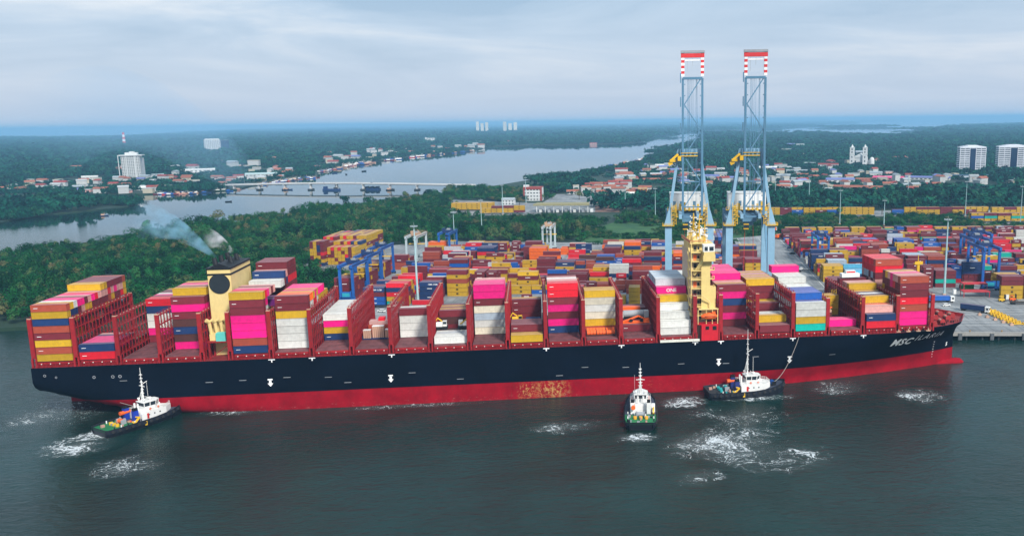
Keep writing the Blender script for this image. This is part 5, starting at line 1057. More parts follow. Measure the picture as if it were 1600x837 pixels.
for k in range(5):
    s, t = 22+k*1.9, 36-k*5.5; r = pempty('mooring_weight', s, t, ZY, f'tan block and chain, number {["one", "two", "three", "four", "five"][k]} counting toward the water, left of the yellow frames', 'block', 'tan blocks on the apron')
    MB().box(-.8, .8, -.8, .8, 0, .9).tube((0, 0, .9), (0, 0, 1.5), .3).build('block', [MTAN], r)
for k, (u, v, w, d, h) in enumerate([(1523, 463, 15, 3, 3.6), (1521, 455, 14, 3, 5.2)]):
    s, t = tp(u, v); r = pempty('red_flat_rack', s, t, ZY, ['lower red rack platform on the apron in front of the green containers', 'upper red rack platform on the apron in front of the green containers'][k], 'flat rack', 'red flat racks')
    m_ = MB().box(-w/2, w/2, -d, d, h-.5, h)
    for x in (-w/2+.2, w/2-.5): 
        for y in (-d, d-.3): m_.box(x, x+.3, y, y+.3, 0, h-.5)
    m_.build('platform', [mat('rack_red', (.48, .03, .035), .6, dirt=.3)], r)
s, t = tp(1517, 441); r = pempty('red_flat_rack', s, t, ZY, 'red open framed container beside the green containers', 'flat rack', 'red flat racks')
m_ = MB()
for z in (.2, 2.6, 5.2):
    m_.box(-5, 5, -1.2, -1.1, z, z+.3).box(-5, 5, 1.1, 1.2, z, z+.3)
for x in (-5, -1.8, 1.8, 4.8):
    for y in (-1.2, 1.0): m_.box(x, x+.2, y, y+.2, 0, 5.5)
m_.box(-5, 5, -1.0, 1.0, 0, 2.3).build('frame', [CM['r'][0]], r)
for (u, v, c, l) in ((1491, 459, 'w', 'white'), (1573, 467, 'w', 'white')):
    s, t = tp(u, v); o = MB().cbox(0, 0, 0, 1.6, 1.4, 2.5).cbox(0, 0, 2.5, 1.8, 1.6, .2).build('guard_booth', [MWHITE]); o.location = P(s, t); tag(o, 'small white booth '+('beside the mast ahead of the bow' if u < 1550 else 'in front of the yellow stack at the right'), 'booth')
for (u, v, m, l) in ((1565, 471, MYEL, 'yellow forklift on the apron before the yellow stack'), (1582, 470, MORG, 'orange forklift on the apron before the yellow stack')):
    s, t = tp(u, v); r = pempty('forklift', s, t, ZY, l, 'forklift', None)
    MB().box(-1.6, 1.4, -1, 1, .5, 1.7).box(-1.4, .4, -.9, .9, 2.9, 3.05).build('body', [m], r); MB().box(1.5, 1.8, -.8, .8, .3, 4).box(1.8, 3, -.5, -.3, .3, .4).box(1.8, 3, .3, .5, .3, .4).build('mast', [MBLK], r)
    for x in (-1, 1): MB().tube((x, -1.05, .5), (x, -.75, .5), .5, n=8).tube((x, .75, .5), (x, 1.05, .5), .5, n=8).build('wheel', [MBLK], r)
# ------------------------------------------------------------------ woods: clumps of leaves instanced over the land
def leaf_mat(name, tri):
    m = bpy.data.materials.new(name); m.use_nodes = True; N = m.node_tree.nodes; L = m.node_tree.links; p = N['Principled BSDF']; p.inputs['Roughness'].default_value = .75; p.inputs['Specular IOR Level'].default_value = .03
    g = nn(N, 'ShaderNodeNewGeometry'); t = nn(N, 'ShaderNodeTexNoise', inp={'Scale': .016, 'Detail': 6, 'Roughness': .7}); L.new(g.outputs['Position'], t.inputs[0])
    at_ = nn(N, 'ShaderNodeAttribute', attribute_name='tint'); a = nn(N, 'ShaderNodeMath', operation='MULTIPLY_ADD', inp={1: .34, 2: -.17}); L.new(at_.outputs['Fac'], a.inputs[0])
    s = nn(N, 'ShaderNodeMath', operation='ADD'); L.new(t.outputs[0], s.inputs[0]); L.new(a.outputs[0], s.inputs[1])
    cr = nn(N, 'ShaderNodeValToRGB'); L.new(s.outputs[0], cr.inputs[0]); e = cr.color_ramp.elements
    e[0].position = .34; e[0].color = (*tri[0], 1); e[1].position = .72; e[1].color = (*tri[2], 1); k = cr.color_ramp.elements.new(.5); k.color = (*tri[1], 1); k = cr.color_ramp.elements.new(.60); k.color = (*tri[3], 1)
    tv = nn(N, 'ShaderNodeMapRange', inp={1: 0, 2: 1, 3: .55, 4: 1.5}); L.new(at_.outputs['Fac'], tv.inputs[0]); vs = nn(N, 'ShaderNodeVectorMath', operation='SCALE'); L.new(cr.outputs[0], vs.inputs[0]); L.new(tv.outputs[0], vs.inputs['Scale']); L.new(vs.outputs[0], p.inputs['Base Color']); return m
ML1 = leaf_mat('mangrove_leaves', ((.003, .040, .013), (.008, .088, .022), (.085, .076, .034), (.030, .090, .026)))
ML2 = leaf_mat('town_leaves', ((.0015, .032, .025), (.003, .055, .036), (.014, .062, .030), (.006, .062, .034)))  # bluish greens: some of the distance haze is put into the leaf colour
HID = bpy.data.collections.new('foliage_clumps')
def crown(v, f, tint, rnd, cx, cy, z0, R, Hh, n, q):
    tn = rnd.random(); lob = [(rnd.uniform(-.45, .45), rnd.uniform(-.45, .45), rnd.uniform(.3, .9), rnd.uniform(.4, .62)) for _ in range(6)]
    for _ in range(n):
        l = rnd.choice(lob); a = rnd.uniform(0, 2*pi); ph = math.acos(rnd.uniform(-.35, 1)); rr_ = l[3]*rnd.uniform(.8, 1.05)
        dx, dy, dz = sin(ph)*cos(a), sin(ph)*sin(a), cos(ph)
        c = Vector((cx+R*(l[0]+dx*rr_), cy+R*(l[1]+dy*rr_), z0+Hh*(l[2]*.75+dz*rr_*.5)))
        nrm = Vector((dx+rnd.uniform(-.6, .6), dy+rnd.uniform(-.6, .6), dz+rnd.uniform(-.2, .7))).normalized()
        x = nrm.orthogonal().normalized(); y = nrm.cross(x); ss = q*rnd.uniform(.6, 1.3); k = len(v)
        v += [tuple(c-x*ss), tuple(c-y*ss*.7), tuple(c+x*ss), tuple(c+y*ss*.7)]; f.append((k, k+1, k+2, k+3)); tint += [tn+rnd.uniform(-.06, .06)]*4
def tile(name, seed, size, ncr, R, H, n, q, m, palm=0):
    rnd = random.Random(seed); v, f, tint = [], [], []
    for _ in range(ncr):
        big_ = rnd.random() < .2; r_ = R*rnd.uniform(.6, 1.2)*(1.6 if big_ else 1); h = H*rnd.uniform(.7, 1.2)*(1.25 if big_ else 1); cx, cy = rnd.uniform(-size/2, size/2), rnd.uniform(-size/2, size/2)
        crown(v, f, tint, rnd, cx, cy, h*.15, r_, h*.95, n, q)
    me = bpy.data.meshes.new(name); me.from_pydata(v, [], f); me.materials.append(m); a = me.attributes.new('tint', 'FLOAT', 'POINT'); a.data.foreach_set('value', tint); me.update()
    o = bpy.data.objects.new(name, me); return o
def scatter_group(name, coll):
    ng = bpy.data.node_groups.new(name, 'GeometryNodeTree'); ng.interface.new_socket('Geometry', in_out='INPUT', socket_type='NodeSocketGeometry'); ng.interface.new_socket('Geometry', in_out='OUTPUT', socket_type='NodeSocketGeometry')
    N = ng.nodes; L = ng.links; i = N.new('NodeGroupInput'); o = N.new('NodeGroupOutput'); ip = N.new('GeometryNodeInstanceOnPoints'); ci = N.new('GeometryNodeCollectionInfo')
    ci.inputs['Collection'].default_value = coll; ci.inputs['Separate Children'].default_value = True; ci.inputs['Reset Children'].default_value = True; ip.inputs['Pick Instance'].default_value = True
    L.new(i.outputs[0], ip.inputs['Points']); L.new(ci.outputs[0], ip.inputs['Instance'])
    def attr(n, dt): a = N.new('GeometryNodeInputNamedAttribute'); a.data_type = dt; a.inputs['Name'].default_value = n; return a.outputs['Attribute']
    L.new(attr('pick', 'INT'), ip.inputs['Instance Index']); L.new(attr('rot', 'FLOAT_VECTOR'), ip.inputs['Rotation']); L.new(attr('scl', 'FLOAT_VECTOR'), ip.inputs['Scale']); L.new(ip.outputs[0], o.inputs[0]); return ng
def wood(name, pts, tiles, label):
    """pts: (x, y, z, scale_xy, scale_z)"""
    c = bpy.data.collections.new(name+'_clumps')
    for t in tiles: c.objects.link(t)
    me = bpy.data.meshes.new(name); me.from_pydata([p[:3] for p in pts], [], []); n = len(pts)
    a = me.attributes.new('pick', 'INT', 'POINT'); a.data.foreach_set('value', [random.randrange(len(tiles)) for _ in range(n)])
    a = me.attributes.new('rot', 'FLOAT_VECTOR', 'POINT'); a.data.foreach_set('vector', [x for _ in range(n) for x in (0, 0, random.random()*6.283)])
    a = me.attributes.new('scl', 'FLOAT_VECTOR', 'POINT'); a.data.foreach_set('vector', [x for p in pts for x in (p[3], p[3], p[4])])
    o = link(name, me); md = o.modifiers.new('scatter', 'NODES'); md.node_group = scatter_group(name, c); tag(o, label, kind='stuff'); return o
TN = [tile('mangrove_clump', 100+i, 26, 14, 4.2, 9.5, 260, .52, ML1) for i in range(5)]
TF = [tile('tree_clump', 200+i, 96, 62, 8.0, 12, 34, 2.5, ML2) for i in range(4)]
KEEP = []    # clearings where no trees grow
def world_poly(pts, z=Z3): return [atxy(u, v, z) for u, v in pts]
YARDP = [(p.x, p.y) for p in [P(s, t) for s, t in [(-352, -5), (900, -5), (900, 304), (470, 374), (-14, 374), (-86, 330), (-86, 300), (-345, 326), (-407, 277), (-412, 196), (-368, 168), (-352, 150)]]]
KEEP.append(YARDP)
for pl in ([(905, 384), (1100, 384), (1215, 372), (1215, 352), (1080, 346), (960, 347), (915, 362)], [(928, 332), (970, 332), (968, 311), (928, 311)], [(838, 332), (930, 332), (930, 303), (870, 302), (840, 320)], [(1195, 338), (1520, 337), (1530, 350), (1700, 350), (1700, 326), (1530, 326), (1195, 328)], [(690, 343), (800, 345), (850, 338), (858, 316), (700, 311)], [(808, 330), (862, 328), (858, 312), (812, 312)], [(925, 345), (975, 345), (970, 330), (928, 330)], [(835, 344), (930, 344), (930, 330), (838, 330)], [(985, 312), (1030, 312), (1030, 296), (985, 296)]): KEEP.append(world_poly(pl, 3))
def clear(x, y): return not any(inside((x, y), k) for k in KEEP)
random.seed(77); pts = []
# mangroves and scrub of the near peninsula
x = -1300
while x < 900:
    y = 60
    while y < 1500:
        px_, py_ = x+random.uniform(-9, 9), y+random.uniform(-9, 9)
        d = Vector((px_, py_, 0))-CAM; az = atan2(d.x, d.y)-YAW
        if -.78 < az < .52 and inside((px_, py_), NEAR) and clear(px_, py_) and d.length < 1500:
            s_, t_ = PR(px_, py_); mang = (s_ < -300 or t_ < 520) and t_ < max(508, 900 - max(0, s_+300)*2.2)
            edge = all(inside((px_+a, py_+b), NEAR) for a, b in ((9, 0), (-9, 0), (0, 9), (0, -9)))
            if mang and edge:
                low = s_ > -300 and t_ > 360 and (s_ > -80); hgt = .55 if low else 1.0
                pts.append((px_, py_, Z3-.3, 1.0+random.uniform(-.1, .2), hgt*random.uniform(.75, 1.25)*(1.15 if noise.noise(Vector((px_*.012, py_*.012, 0))) > .1 else .85)))
        y += 21
    x += 21
fld = world_poly([(905, 384), (1100, 384), (1215, 372), (1215, 352), (1080, 346), (960, 347), (915, 362)], 3)
for _ in range(900):
    a_, b_ = random.uniform(200, 420), random.uniform(330, 560)
    if inside((a_, b_), fld) and noise.noise(Vector((a_*.02, b_*.03, 3))) > -.12: pts.append((a_, b_, Z3, random.uniform(.25, .45), random.uniform(.12, .35)))
wood('mangrove_woods', pts, TN, 'dense green and brown mangrove woods on the near bank')
TOWN = [([(0, 305), (330, 305), (330, 268), (0, 282)], .6), ([(330, 300), (520, 282), (540, 252), (330, 262)], .6), ([(500, 268), (780, 236), (780, 222), (500, 246)], .75),
        ([(870, 312), (1010, 300), (1060, 255), (1000, 256), (900, 285)], .5), ([(1000, 300), (1600, 310), (1600, 274), (1060, 262)], .62), ([(1150, 275), (1420, 280), (1400, 250), (1150, 256)], .7)]
TOWNW = [(world_poly(p, 3), d) for p, d in TOWN]
fp = []
for x0, x1, y0, y1, stp, sc, zs_, dm in ((-2600, 2600, 500, 2600, 74, 1.0, 1.0, 2900), (-5200, 5200, 1800, 5600, 150, 1.95, 1.25, 6000), (-15000, 15000, 3800, 15000, 380, 4.6, 1.7, 16500), (-32000, 34000, 10000, 50000, 1200, 14, 2.0, 52000)):
    lo = {74: 0, 150: 2850, 380: 5900, 1200: 16000}[stp]
    x = x0
    while x < x1:
        y = y0
        while y < y1:
            px_, py_ = x+random.uniform(-.35, .35)*stp, y+random.uniform(-.35, .35)*stp; d = hypot(px_-CAM.x, py_-CAM.y); az = atan2(px_-CAM.x, py_-CAM.y)-YAW
            if lo < d <= dm and -.76 < az < .50:
                m_ = stp*(.72 if stp == 74 else .45); q = (px_, py_)
                okl = inside(q, FARL) or inside(q, R2) or inside(q, SPIT) or any(inside(q, [atxy(*p_) for p_ in i]) for i in (ISL if d > 3000 else []))
                okn = inside(q, NEAR) and not (d < 1500 and (PR(px_, py_)[1] < 520 or PR(px_, py_)[0] < -330))
                if (okl or okn) and clear(px_, py_):
                    poly = FARL if inside(q, FARL) else SPIT if inside(q, SPIT) else NEAR if okn else None
                    if poly and d < 5000 and not all(inside((px_+a, py_+b), poly) for a, b in ((m_, 0), (-m_, 0), (0, m_), (0, -m_))):
                        for _ in range(7 if stp == 74 else 9):
                            qx, qy = px_+random.uniform(-.5, .5)*stp, py_+random.uniform(-.5, .5)*stp; e_ = stp*.2
                            if inside((qx, qy), poly) and inside((qx, qy-e_*.25), poly) and clear(qx, qy): fp.append((qx, qy, (1.2 if poly is SPIT else Z3)-.3, .32*stp/74, .75*(1 if stp == 74 else 1.2)))
                    else:
                        dens = 1.0
                        for tw, dn in TOWNW:
                            if inside(q, tw): dens = dn
                        if random.random() < dens: fp.append((px_, py_, Z3-.4, sc*random.uniform(.9, 1.1), zs_*random.uniform(.8, 1.25)*(.45 if dens < 1 else 1)))
            y += stp
        x += stp
wood('distant_woods', fp, TF, 'woods and palm groves covering the far banks to the horizon')
print('woods', len(pts), len(fp))
# single trees that can be told apart
def tree_kind(seed, R, H, m):
    rnd = random.Random(seed); v, f, ti = [], [], []; crown(v, f, ti, rnd, 0, 0, H*.3, R, H*.75, 420, .7)
    me = bpy.data.meshes.new('crown'); me.from_pydata(v, [], f); me.materials.append(m); a = me.attributes.new('tint', 'FLOAT', 'POINT'); a.data.foreach_set('value', ti)
    t = MB().tube((0, 0, 0), (0, 0, H*.5), .42, .25, 7)
    for k in range(5): a_ = k*1.26+rnd.random(); t.tube((0, 0, H*(.3+.04*k)), (cos(a_)*R*.55, sin(a_)*R*.55, H*.62), .16, .07, 5)
    return t.mesh('trunk', [mat('bark', (.09, .065, .045), .9)]), me
TK = [tree_kind(i, 5.2+i % 3, 11+i % 4, ML2 if i % 2 else ML1) for i in range(5)]
spots = [(228, 352, 'broad tree leaning over the river at the left end of the near bank'), (318, 341, 'round dark tree on the river edge behind the funnel smoke'), (340, 338, 'second round tree on the river edge behind the funnel'), (540, 316, 'tall tree on the river edge left of the bridge piers'), (575, 313, 'tree on the near river edge below the moored barge'), (636, 304, 'tall rounded tree on the near river edge below the bridge'), (668, 301, 'tree on the near river edge by the yellow container roofs'), (700, 298, 'dark tree where the bridge meets the near bank'), (725, 296, 'wide dark tree right of the bridge end'), (752, 293, 'dark tree above the yellow containers by the bridge end'), (862, 303, 'dark tree just right of the four storey block'), (885, 290, 'tree beside the row of red roofs left of the river'),
         (812, 322, 'tree left of the four storey block'), (1378, 336, 'lone round tree in front of the far container row'), (1538, 316, 'lone round tree right of the long container row'), (1310, 338, 'bush tree between the mast and the far container row'), (950, 307, 'dark tree behind the brown lot'), (905, 312, 'tree behind the port gate roof')]
for k, (u, v, l) in enumerate(spots):
    p = at(u, v, 10 if k < 10 else Z3); r = empty('tree', (p.x, p.y, Z3), random.random()*6, l, 'tree', 'single trees'); r.scale = (random.uniform(.9, 1.3),)*3
    t_, c_ = TK[k % 5]; link('trunk', t_, r); link('crown', c_, r)
# ------------------------------------------------------------------ buildings
MWL = mat('plaster_white', (.60, .61, .60), .7, dirt=.15); MWC = mat('plaster_cream', (.66, .60, .48), .7, dirt=.15); MRR = mat('roof_red', (.27, .045, .035), .7, dirt=.2); MRT2 = mat('roof_tile', (.30, .10, .06), .8, dirt=.2); MRBl = mat('roof_blue', (.03, .26, .52), .5, dirt=.1); MRW = mat('roof_white', (.48, .50, .50), .5, dirt=.1); MRG2 = mat('roof_greyish', (.30, .34, .36), .6, dirt=.2); MRP = mat('roof_pink', (.62, .06, .16), .6, dirt=.1); MPKW = mat('plaster_pink', (.55, .30, .27), .7, dirt=.1)
def wins(w, h, d, n, fl, m, parent, fh=3.2, z0=1.0, ww=.55, wh=1.5):
    me = MB().box(-.5, .5, -.04, .0, 0, 1).mesh('window', [m])
    for i in range(n):
        for f in range(fl):
            o = link('window', me, parent, (-w/2+w*(i+.5)/n, -d/2-.02, z0+f*fh)); o.scale = (w/n*ww, 1, wh)
def building(u, v, w, d, fl, label, wall=MWL, roof=MRW, nwin=8, rz=None, fh=3.2, extras=None, cat='building', name='office_block', pitched=0, z=Z3):
    p = at(u, v, z); r = empty(name, (p.x, p.y, z), -PA if rz is None else rz, label, cat); h = fl*fh+.8
    wl_ = MB().box(-w/2, w/2, -d/2, d/2, -1, h).build('wall', [wall], r)
    if pitched: MB().gable(-w/2-.6, w/2+.6, -d/2-.6, d/2+.6, h, pitched, 0, 'x').build('roof', [roof], r)
    else: MB().box(-w/2-.3, w/2+.3, -d/2-.3, d/2+.3, h, h+.5).build('roof', [roof], r)
    wins(w, h, d, nwin, fl, MGLASS, wl_, fh, 1.2)
    return r, h
def az_to(u, v): p = at(u, v, Z3); return -(atan2(p.x-CAM.x, p.y-CAM.y))
r, h = building(209, 280, 34, 20, 15, 'tall white hotel block by the far river bank, smoke drifting past', nwin=10, rz=az_to(209, 280)-.25, fh=3.1)
MB().box(-22, 22, -12, 11.6, h+.6, h+2.2).box(-10, 12, -6, 6, h+2.2, h+7).box(-2, 6, -5, 5, h+7, h+9).build('penthouse', [MWL], r)
for x in (-22, -8, 8): MB().box(x, x+1.2, -12, -11, 0, h+1).build('pilaster', [MWL], r)
MB().box(21, 60, -10, 8, 0, 7).build('annex', [MWL], r); MB().box(21.5, 24.5, -9, -6, 7, h-4).build('stair_frame', [MGREY], r)
r, h = building(332.5, 238.5, 60, 25, 16, 'wide white apartment tower far across the river', nwin=9, rz=az_to(332, 238)+.12, fh=3.2)
MB().box(-26, 26, -8, 8, h+.5, h+4).build('roof_house', [MWL], r); MB().box(-34, 36, -16, -12.6, 0, 9).build('podium', [MWL], r)
r, h = building(350.5, 238, 38, 25, 15, 'dark blue glass block right beside the wide white tower', mat('facade_blue', (.015, .03, .09), .25), MRG2, nwin=7, rz=az_to(350, 238)+.12, fh=3.2); MB().box(6, 30, -15, -12.6, 0, 12).build('podium', [MWL], r)
r, h = building(673.5, 224.5, 44, 20, 9, 'small white block on the far bank above the middle of the river', nwin=5, rz=az_to(673, 224)); MB().box(-30, -22.1, -10, 10, h-8, h+4).build('roof_house', [MWL], r)
# chimney
p = at(193, 214, Z3); r = empty('striped_chimney', (p.x*.5+CAM.x*.5, p.y*.5+CAM.y*.5, Z3), 0, 'red and white striped chimney on the left skyline', 'chimney')
for k in range(6): MB().tube((0, 0, k*13), (0, 0, k*13+13.01), 9-k*.5, 8.5-k*.5, 10).build('band', [MSR if k % 2 else MSW], r)
for (u, w, hh, l) in ((761.5, 130, 125, 'left of the faint far towers on the horizon'), (804, 150, 120, 'right wide group of the faint far towers on the horizon')):
    d = 9500; a = atan2(at(u, 400).x-CAM.x, at(u, 400).y-CAM.y); r = empty('far_tower', (CAM.x+sin(a)*d, CAM.y+cos(a)*d, 0), -a, l, 'tower')
    for k in range(3): MB().box(-w/2+k*w/2.6, -w/2+k*w/2.6+w/4.0, -12, 12, 0, hh*(1, .86, .94)[k]).build('tower_block', [MWC], r)
# four storey red and white block at the port gate
r, h = building(834, 313, 25, 15, 4, 'four storey white block with red roof band above the port gate', MWL, MRR, nwin=6, fh=4.3)
MB().box(-12.8, -10.6, -7.9, -7.6, 0, h).box(10.0, 12.6, -7.9, -7.6, 0, h).box(-12.6, 12.6, -8.2, -7.5, h-2.6, h+.4).build('red_frame', [MRR], r); MB().box(-13, -6, -4, 4, h+.5, h+3).build('roof_house', [MWL], r)
building(795, 320, 16, 10, 2, 'small white house left of the four storey block', MWL, MRG2, nwin=4, pitched=2.2, cat='house', name='house')
# port gate roof on columns
p = at(880, 331, Z3); r = empty('port_gate', (p.x, p.y, Z3), -PA, 'long tan port gate canopy with booths underneath', 'canopy')
MB().prism([(-34, -9), (32, -9), (30, 11), (-32, 11)], 8.2, 10.2).build('roof', [mat('roof_khaki', (.30, .27, .14), .8, dirt=.3)], r)
for x in range(-30, 31, 10): MB().box(x-.4, x+.4, -8, -7.2, 0, 8.2).build('column', [MWL], r); MB().box(x+2.5, x+5.5, -6, 2, 0, 3.4).build('booth', [MWL if x % 20 else MGREY], r)
# church with two towers
p = at(1342, 258.5, Z3); r = empty('church', (p.x, p.y, Z3), az_to(1342, 258)-.1, 'white church with two spired towers in the palm groves', 'church'); w = 37
nv = MB().box(-15, 15, 0, 40, 0, 17, 0).gable(-15, 15, 0, 40, 17, 9, 0, 'y').box(-9, 9, -1, 0, 17, 22).build('nave', [MWL], r)
for sx in (-15.5, 12.5):
    t_ = MB().box(sx-4.6, sx+4.6, -4.6, 4.6, 0, 40, 0).box(sx-5.2, sx+5.2, -5.2, 5.2, 24, 25.2, 0).box(sx-5.2, sx+5.2, -5.2, 5.2, 39.2, 40.4, 0).build('tower', [MWL], r)
    MB().tube((sx, 0, 40.4), (sx, 0, 47), 3.4, .2, 8).build('spire', [MWL], t_)
    for z in (8, 17, 28, 34): MB().box(sx-1.2, sx+1.2, -4.72, -4.62, z, z+3.4).build('window', [MGLASS], t_)
MB().box(16, 26, 6, 16, 0, 11).build('side_chapel', [MWL], r); MB().ball((27.5, 4, 11.5), 5.2, 5.2, 7, 10, 6).tube((27.5, 4, -1), (27.5, 4, 11), 5.2, n=10).build('baptistery', [MWL], r)
MB().box(-3, 3, -1.2, -1.05, 0, 8).box(-9, -6.5, -1.2, -1.05, 5, 11).box(6.5, 9, -1.2, -1.05, 5, 11).build('doorway', [MGLASS], r); MB().box(-19, 30, -8, -5.3, -2, 1).build('terrace', [MWL], r)
# two office towers with banded floors
def tower(u, v, w, d, fl, label, half_=False):
    p = at(u, v, Z3); r = empty('office_tower', (p.x, p.y, Z3), az_to(u, v)+.20, label, 'office tower', 'pair of banded office towers'); fh = 3.55; h = fl*fh
    MB().box(-w/2+.5, w/2-.5, -d/2+.5, d/2-.5, 0, h).build('core', [mat('band_glass', (.05, .06, .085), .2, spec=.6)], r)
    bm_ = MB().box(-w/2, w/2, -d/2, d/2, 0, 1.75).mesh('floor_band', [mat('band_white', (.66, .68, .72), .6, dirt=.1)])
    for k in range(fl+1): link('floor_band', bm_, r, (0, 0, k*fh))
    pm_ = MB().box(-.45, .45, -.1, .3, 0, h).mesh('pillar', [MC['band_white']])
    for x in (-w/2+.4, -w/2+w*.19, -w*.12, w*.12, w/2-w*.19, w/2-.4): link('pillar', pm_, r, (x, -d/2-.12, 0))
    MB().box(-w*.105, w*.105, -d/2-.6, -d/2+.1, 0, h-.5).build('glass_strip', [mat('strip_glass', (.01, .02, .06), .15, spec=.6)], r)
    for k in range(4): a = MB().box(-w/2+k*w*.10, w/2-k*w*.10, -d/2+.2+k, d/2-.2-k, h+1.75+k*.9, h+2.65+k*.9); a.build('roof_step', [MC['band_white']], r)
tower(1516, 270, 46, 30, 13, 'left banded white office tower with dark glass strip'); tower(1580, 268.5, 54, 30, 13, 'right banded white office tower with dark glass strip')
p = at(1570, 279, Z3); r = empty('terminal_building', (p.x, p.y, Z3), az_to(1516, 272)+.14, 'long low blue roofed building at the foot of the office towers', 'building'); MB().box(-85, 70, -4, 8, 0, 5).build('wall', [MWL], r); MB().box(-87, 72, -5, 9, 5, 6.2).build('roof', [mat('roof_navy', (.03, .07, .13), .5)], r)
big = [(1294, 262, 42, 14, 7, MWL, MRR, 'long red roofed building left of the church', 7), (1265, 258, 26, 12, 6, MWL, MRG2, 'grey roofed white building left of the red roofed one', 4), (1312, 287, 44, 22, 7, MWL, MRBl, 'hall with a broad blue roof below the church', 5), (1388, 281, 50, 14, 5, MPKW, MRP, 'long bright pink roofed building right of the church', 6), (1350, 284, 26, 14, 5, MPKW, MRT2, 'pinkish building below the church', 4), (1110, 281, 30, 16, 9, mat('plaster_blue', (.35, .5, .6), .6), MRBl, 'pale blue hall seen between the two quay cranes', 5), (1040, 263, 46, 20, 8, MWL, MRW, 'long white warehouse left of the left quay crane', 12), (1024, 284, 60, 10, 4, MWL, MRT2, 'long red brown roof left of the quay cranes', 10), (1200, 267, 36, 12, 7, MWC, MRW, 'long cream building just right of the right quay crane', 8), (1245, 270, 40, 10, 6, MWL, MRG2, 'low white building with grey roof right of the quay cranes', 8),
       (955, 303, 44, 10, 5, MWL, MRT2, 'white house row with brown roof left of the brown lot', 8), (905, 303, 36, 9, 5, MWL, MRT2, 'white house row with red roofs behind the gate', 8), (990, 307, 20, 9, 5, MWL, MRW, 'low white building right of the white house row', 5), (1450, 281, 70, 9, 4, MWL, MRBl, 'long building with a thin pale blue roof left of the towers', 10), (1330, 296, 90, 8, 4, MPKW, MRT2, 'long low reddish row below the blue roofed hall', 14), (1225, 296, 40, 8, 4, MPKW, MRR, 'red roofed row at the foot of the town', 8), (409, 277, 60, 30, 8, MWL, mat('roof_dome_green', (.40, .52, .50), .5), 'pale domed hall beside the far end of the bridge', 8), (358, 281, 50, 14, 6, MWL, MRR, 'red roofed temple building left of the domed hall', 5), (178, 298, 40, 12, 6, MPKW, MRR, 'red roofed building near the left bank tip', 6), (240, 296, 60, 16, 6, MWL, MRW, 'low white hall below the hotel block', 8), (310, 270, 70, 24, 8, MWL, MRW, 'large white roofed hall in trees left of the bridge', 8), (620, 227, 70, 16, 6, MWL, MPKW, 'pink and white low building on the far left bank', 5), (595, 232, 60, 12, 6, MWL, MRW, 'long white building on the far bank', 6), (520, 221, 110, 20, 8, MWL, MRT2, 'far white building with reddish roof in the woods', 6), (927, 226, 34, 14, 9, MPKW, MRR, 'pink white building on the far bank right of centre', 4), (141, 282, 28, 12, 9, MWL, MRW, 'square white house left of the hotel block', 4)]
for u, v, w, d, h, wm, rm, l, n in big: building(u, v, w, d, max(1, int(h/3.2)), l, wm, rm, nwin=n, rz=az_to(u, v)+random.uniform(-.25, .15), fh=3.2, pitched=2.6, cat='building', name='long_building')
# small houses of the town
MHW = mat('house_white_wall', (.44, .45, .44), .8, dirt=.3); MHC = mat('house_cream_wall', (.42, .38, .29), .8, dirt=.3); HW = [MHW, MHC, MHW, MPKW, MHW]; MHR = mat('house_roof_pale', (.36, .38, .38), .7, dirt=.3); HR = [MRR, MRT2, MHR, MRG2, MHR, MRBl, MRT2, MHC]; HRN = ['red', 'brown', 'white', 'grey', 'white', 'blue', 'brown', 'pale']
HMs = {}; HS = ['low white', 'two storey cream', 'tall white', 'low pinkish', 'long two storey white']
def house_mesh(i, j):
    if (i, j) not in HMs:
        w, d, h = 9+i*2.2, 8, 3.4+(i % 3)*2.8
        HMs[(i, j)] = (MB().box(-w/2, w/2, -d/2, d/2, -1, h).mesh('wall', [HW[i]]), MB().gable(-w/2-.6, w/2+.6, -d/2-.7, d/2+.7, h, 2.3, 0, 'x').mesh('roof', [HR[j]]) if j not in (2, 7) else MB().box(-w/2-.2, w/2+.2, -d/2-.2, d/2+.2, h, h+.7).mesh('roof', [HR[j]]))
    return HMs[(i, j)]
zones = [([(0, 302), (60, 303), (230, 302), (330, 298), (300, 272), (0, 288)], 60, 'near the hotel block'), ([(330, 296), (395, 288), (495, 276), (500, 262), (430, 262), (330, 275)], 30, 'by the far end of the bridge'), ([(500, 264), (640, 243), (760, 231), (760, 224), (600, 232), (500, 250)], 34, 'along the far left bank beyond the bridge'), ([(50, 270), (320, 255), (900, 215), (980, 216), (900, 224), (400, 268), (60, 285)], 34, 'scattered in the far woods'),
         ([(895, 306), (1010, 306), (1020, 294), (900, 293)], 38, 'behind the port gate'), ([(965, 285), (1055, 280), (1060, 256), (1025, 254), (970, 268)], 36, 'on the point left of the quay cranes'), ([(1060, 296), (1230, 298), (1230, 262), (1060, 262)], 54, 'behind the quay cranes'), ([(1220, 300), (1440, 300), (1440, 272), (1220, 262)], 50, 'around the blue roofed hall'), ([(1440, 292), (1600, 290), (1600, 280), (1440, 276)], 16, 'below the office towers'), ([(1180, 255), (1420, 262), (1420, 226), (1180, 228)], 22, 'scattered in the palm groves near the church')]
random.seed(9); nh = 0; DHv, DHf, DHm, DHk = [], [], [], [MHW, MHC, MPKW, MRR, MRT2, MHR, MRG2, MRBl]
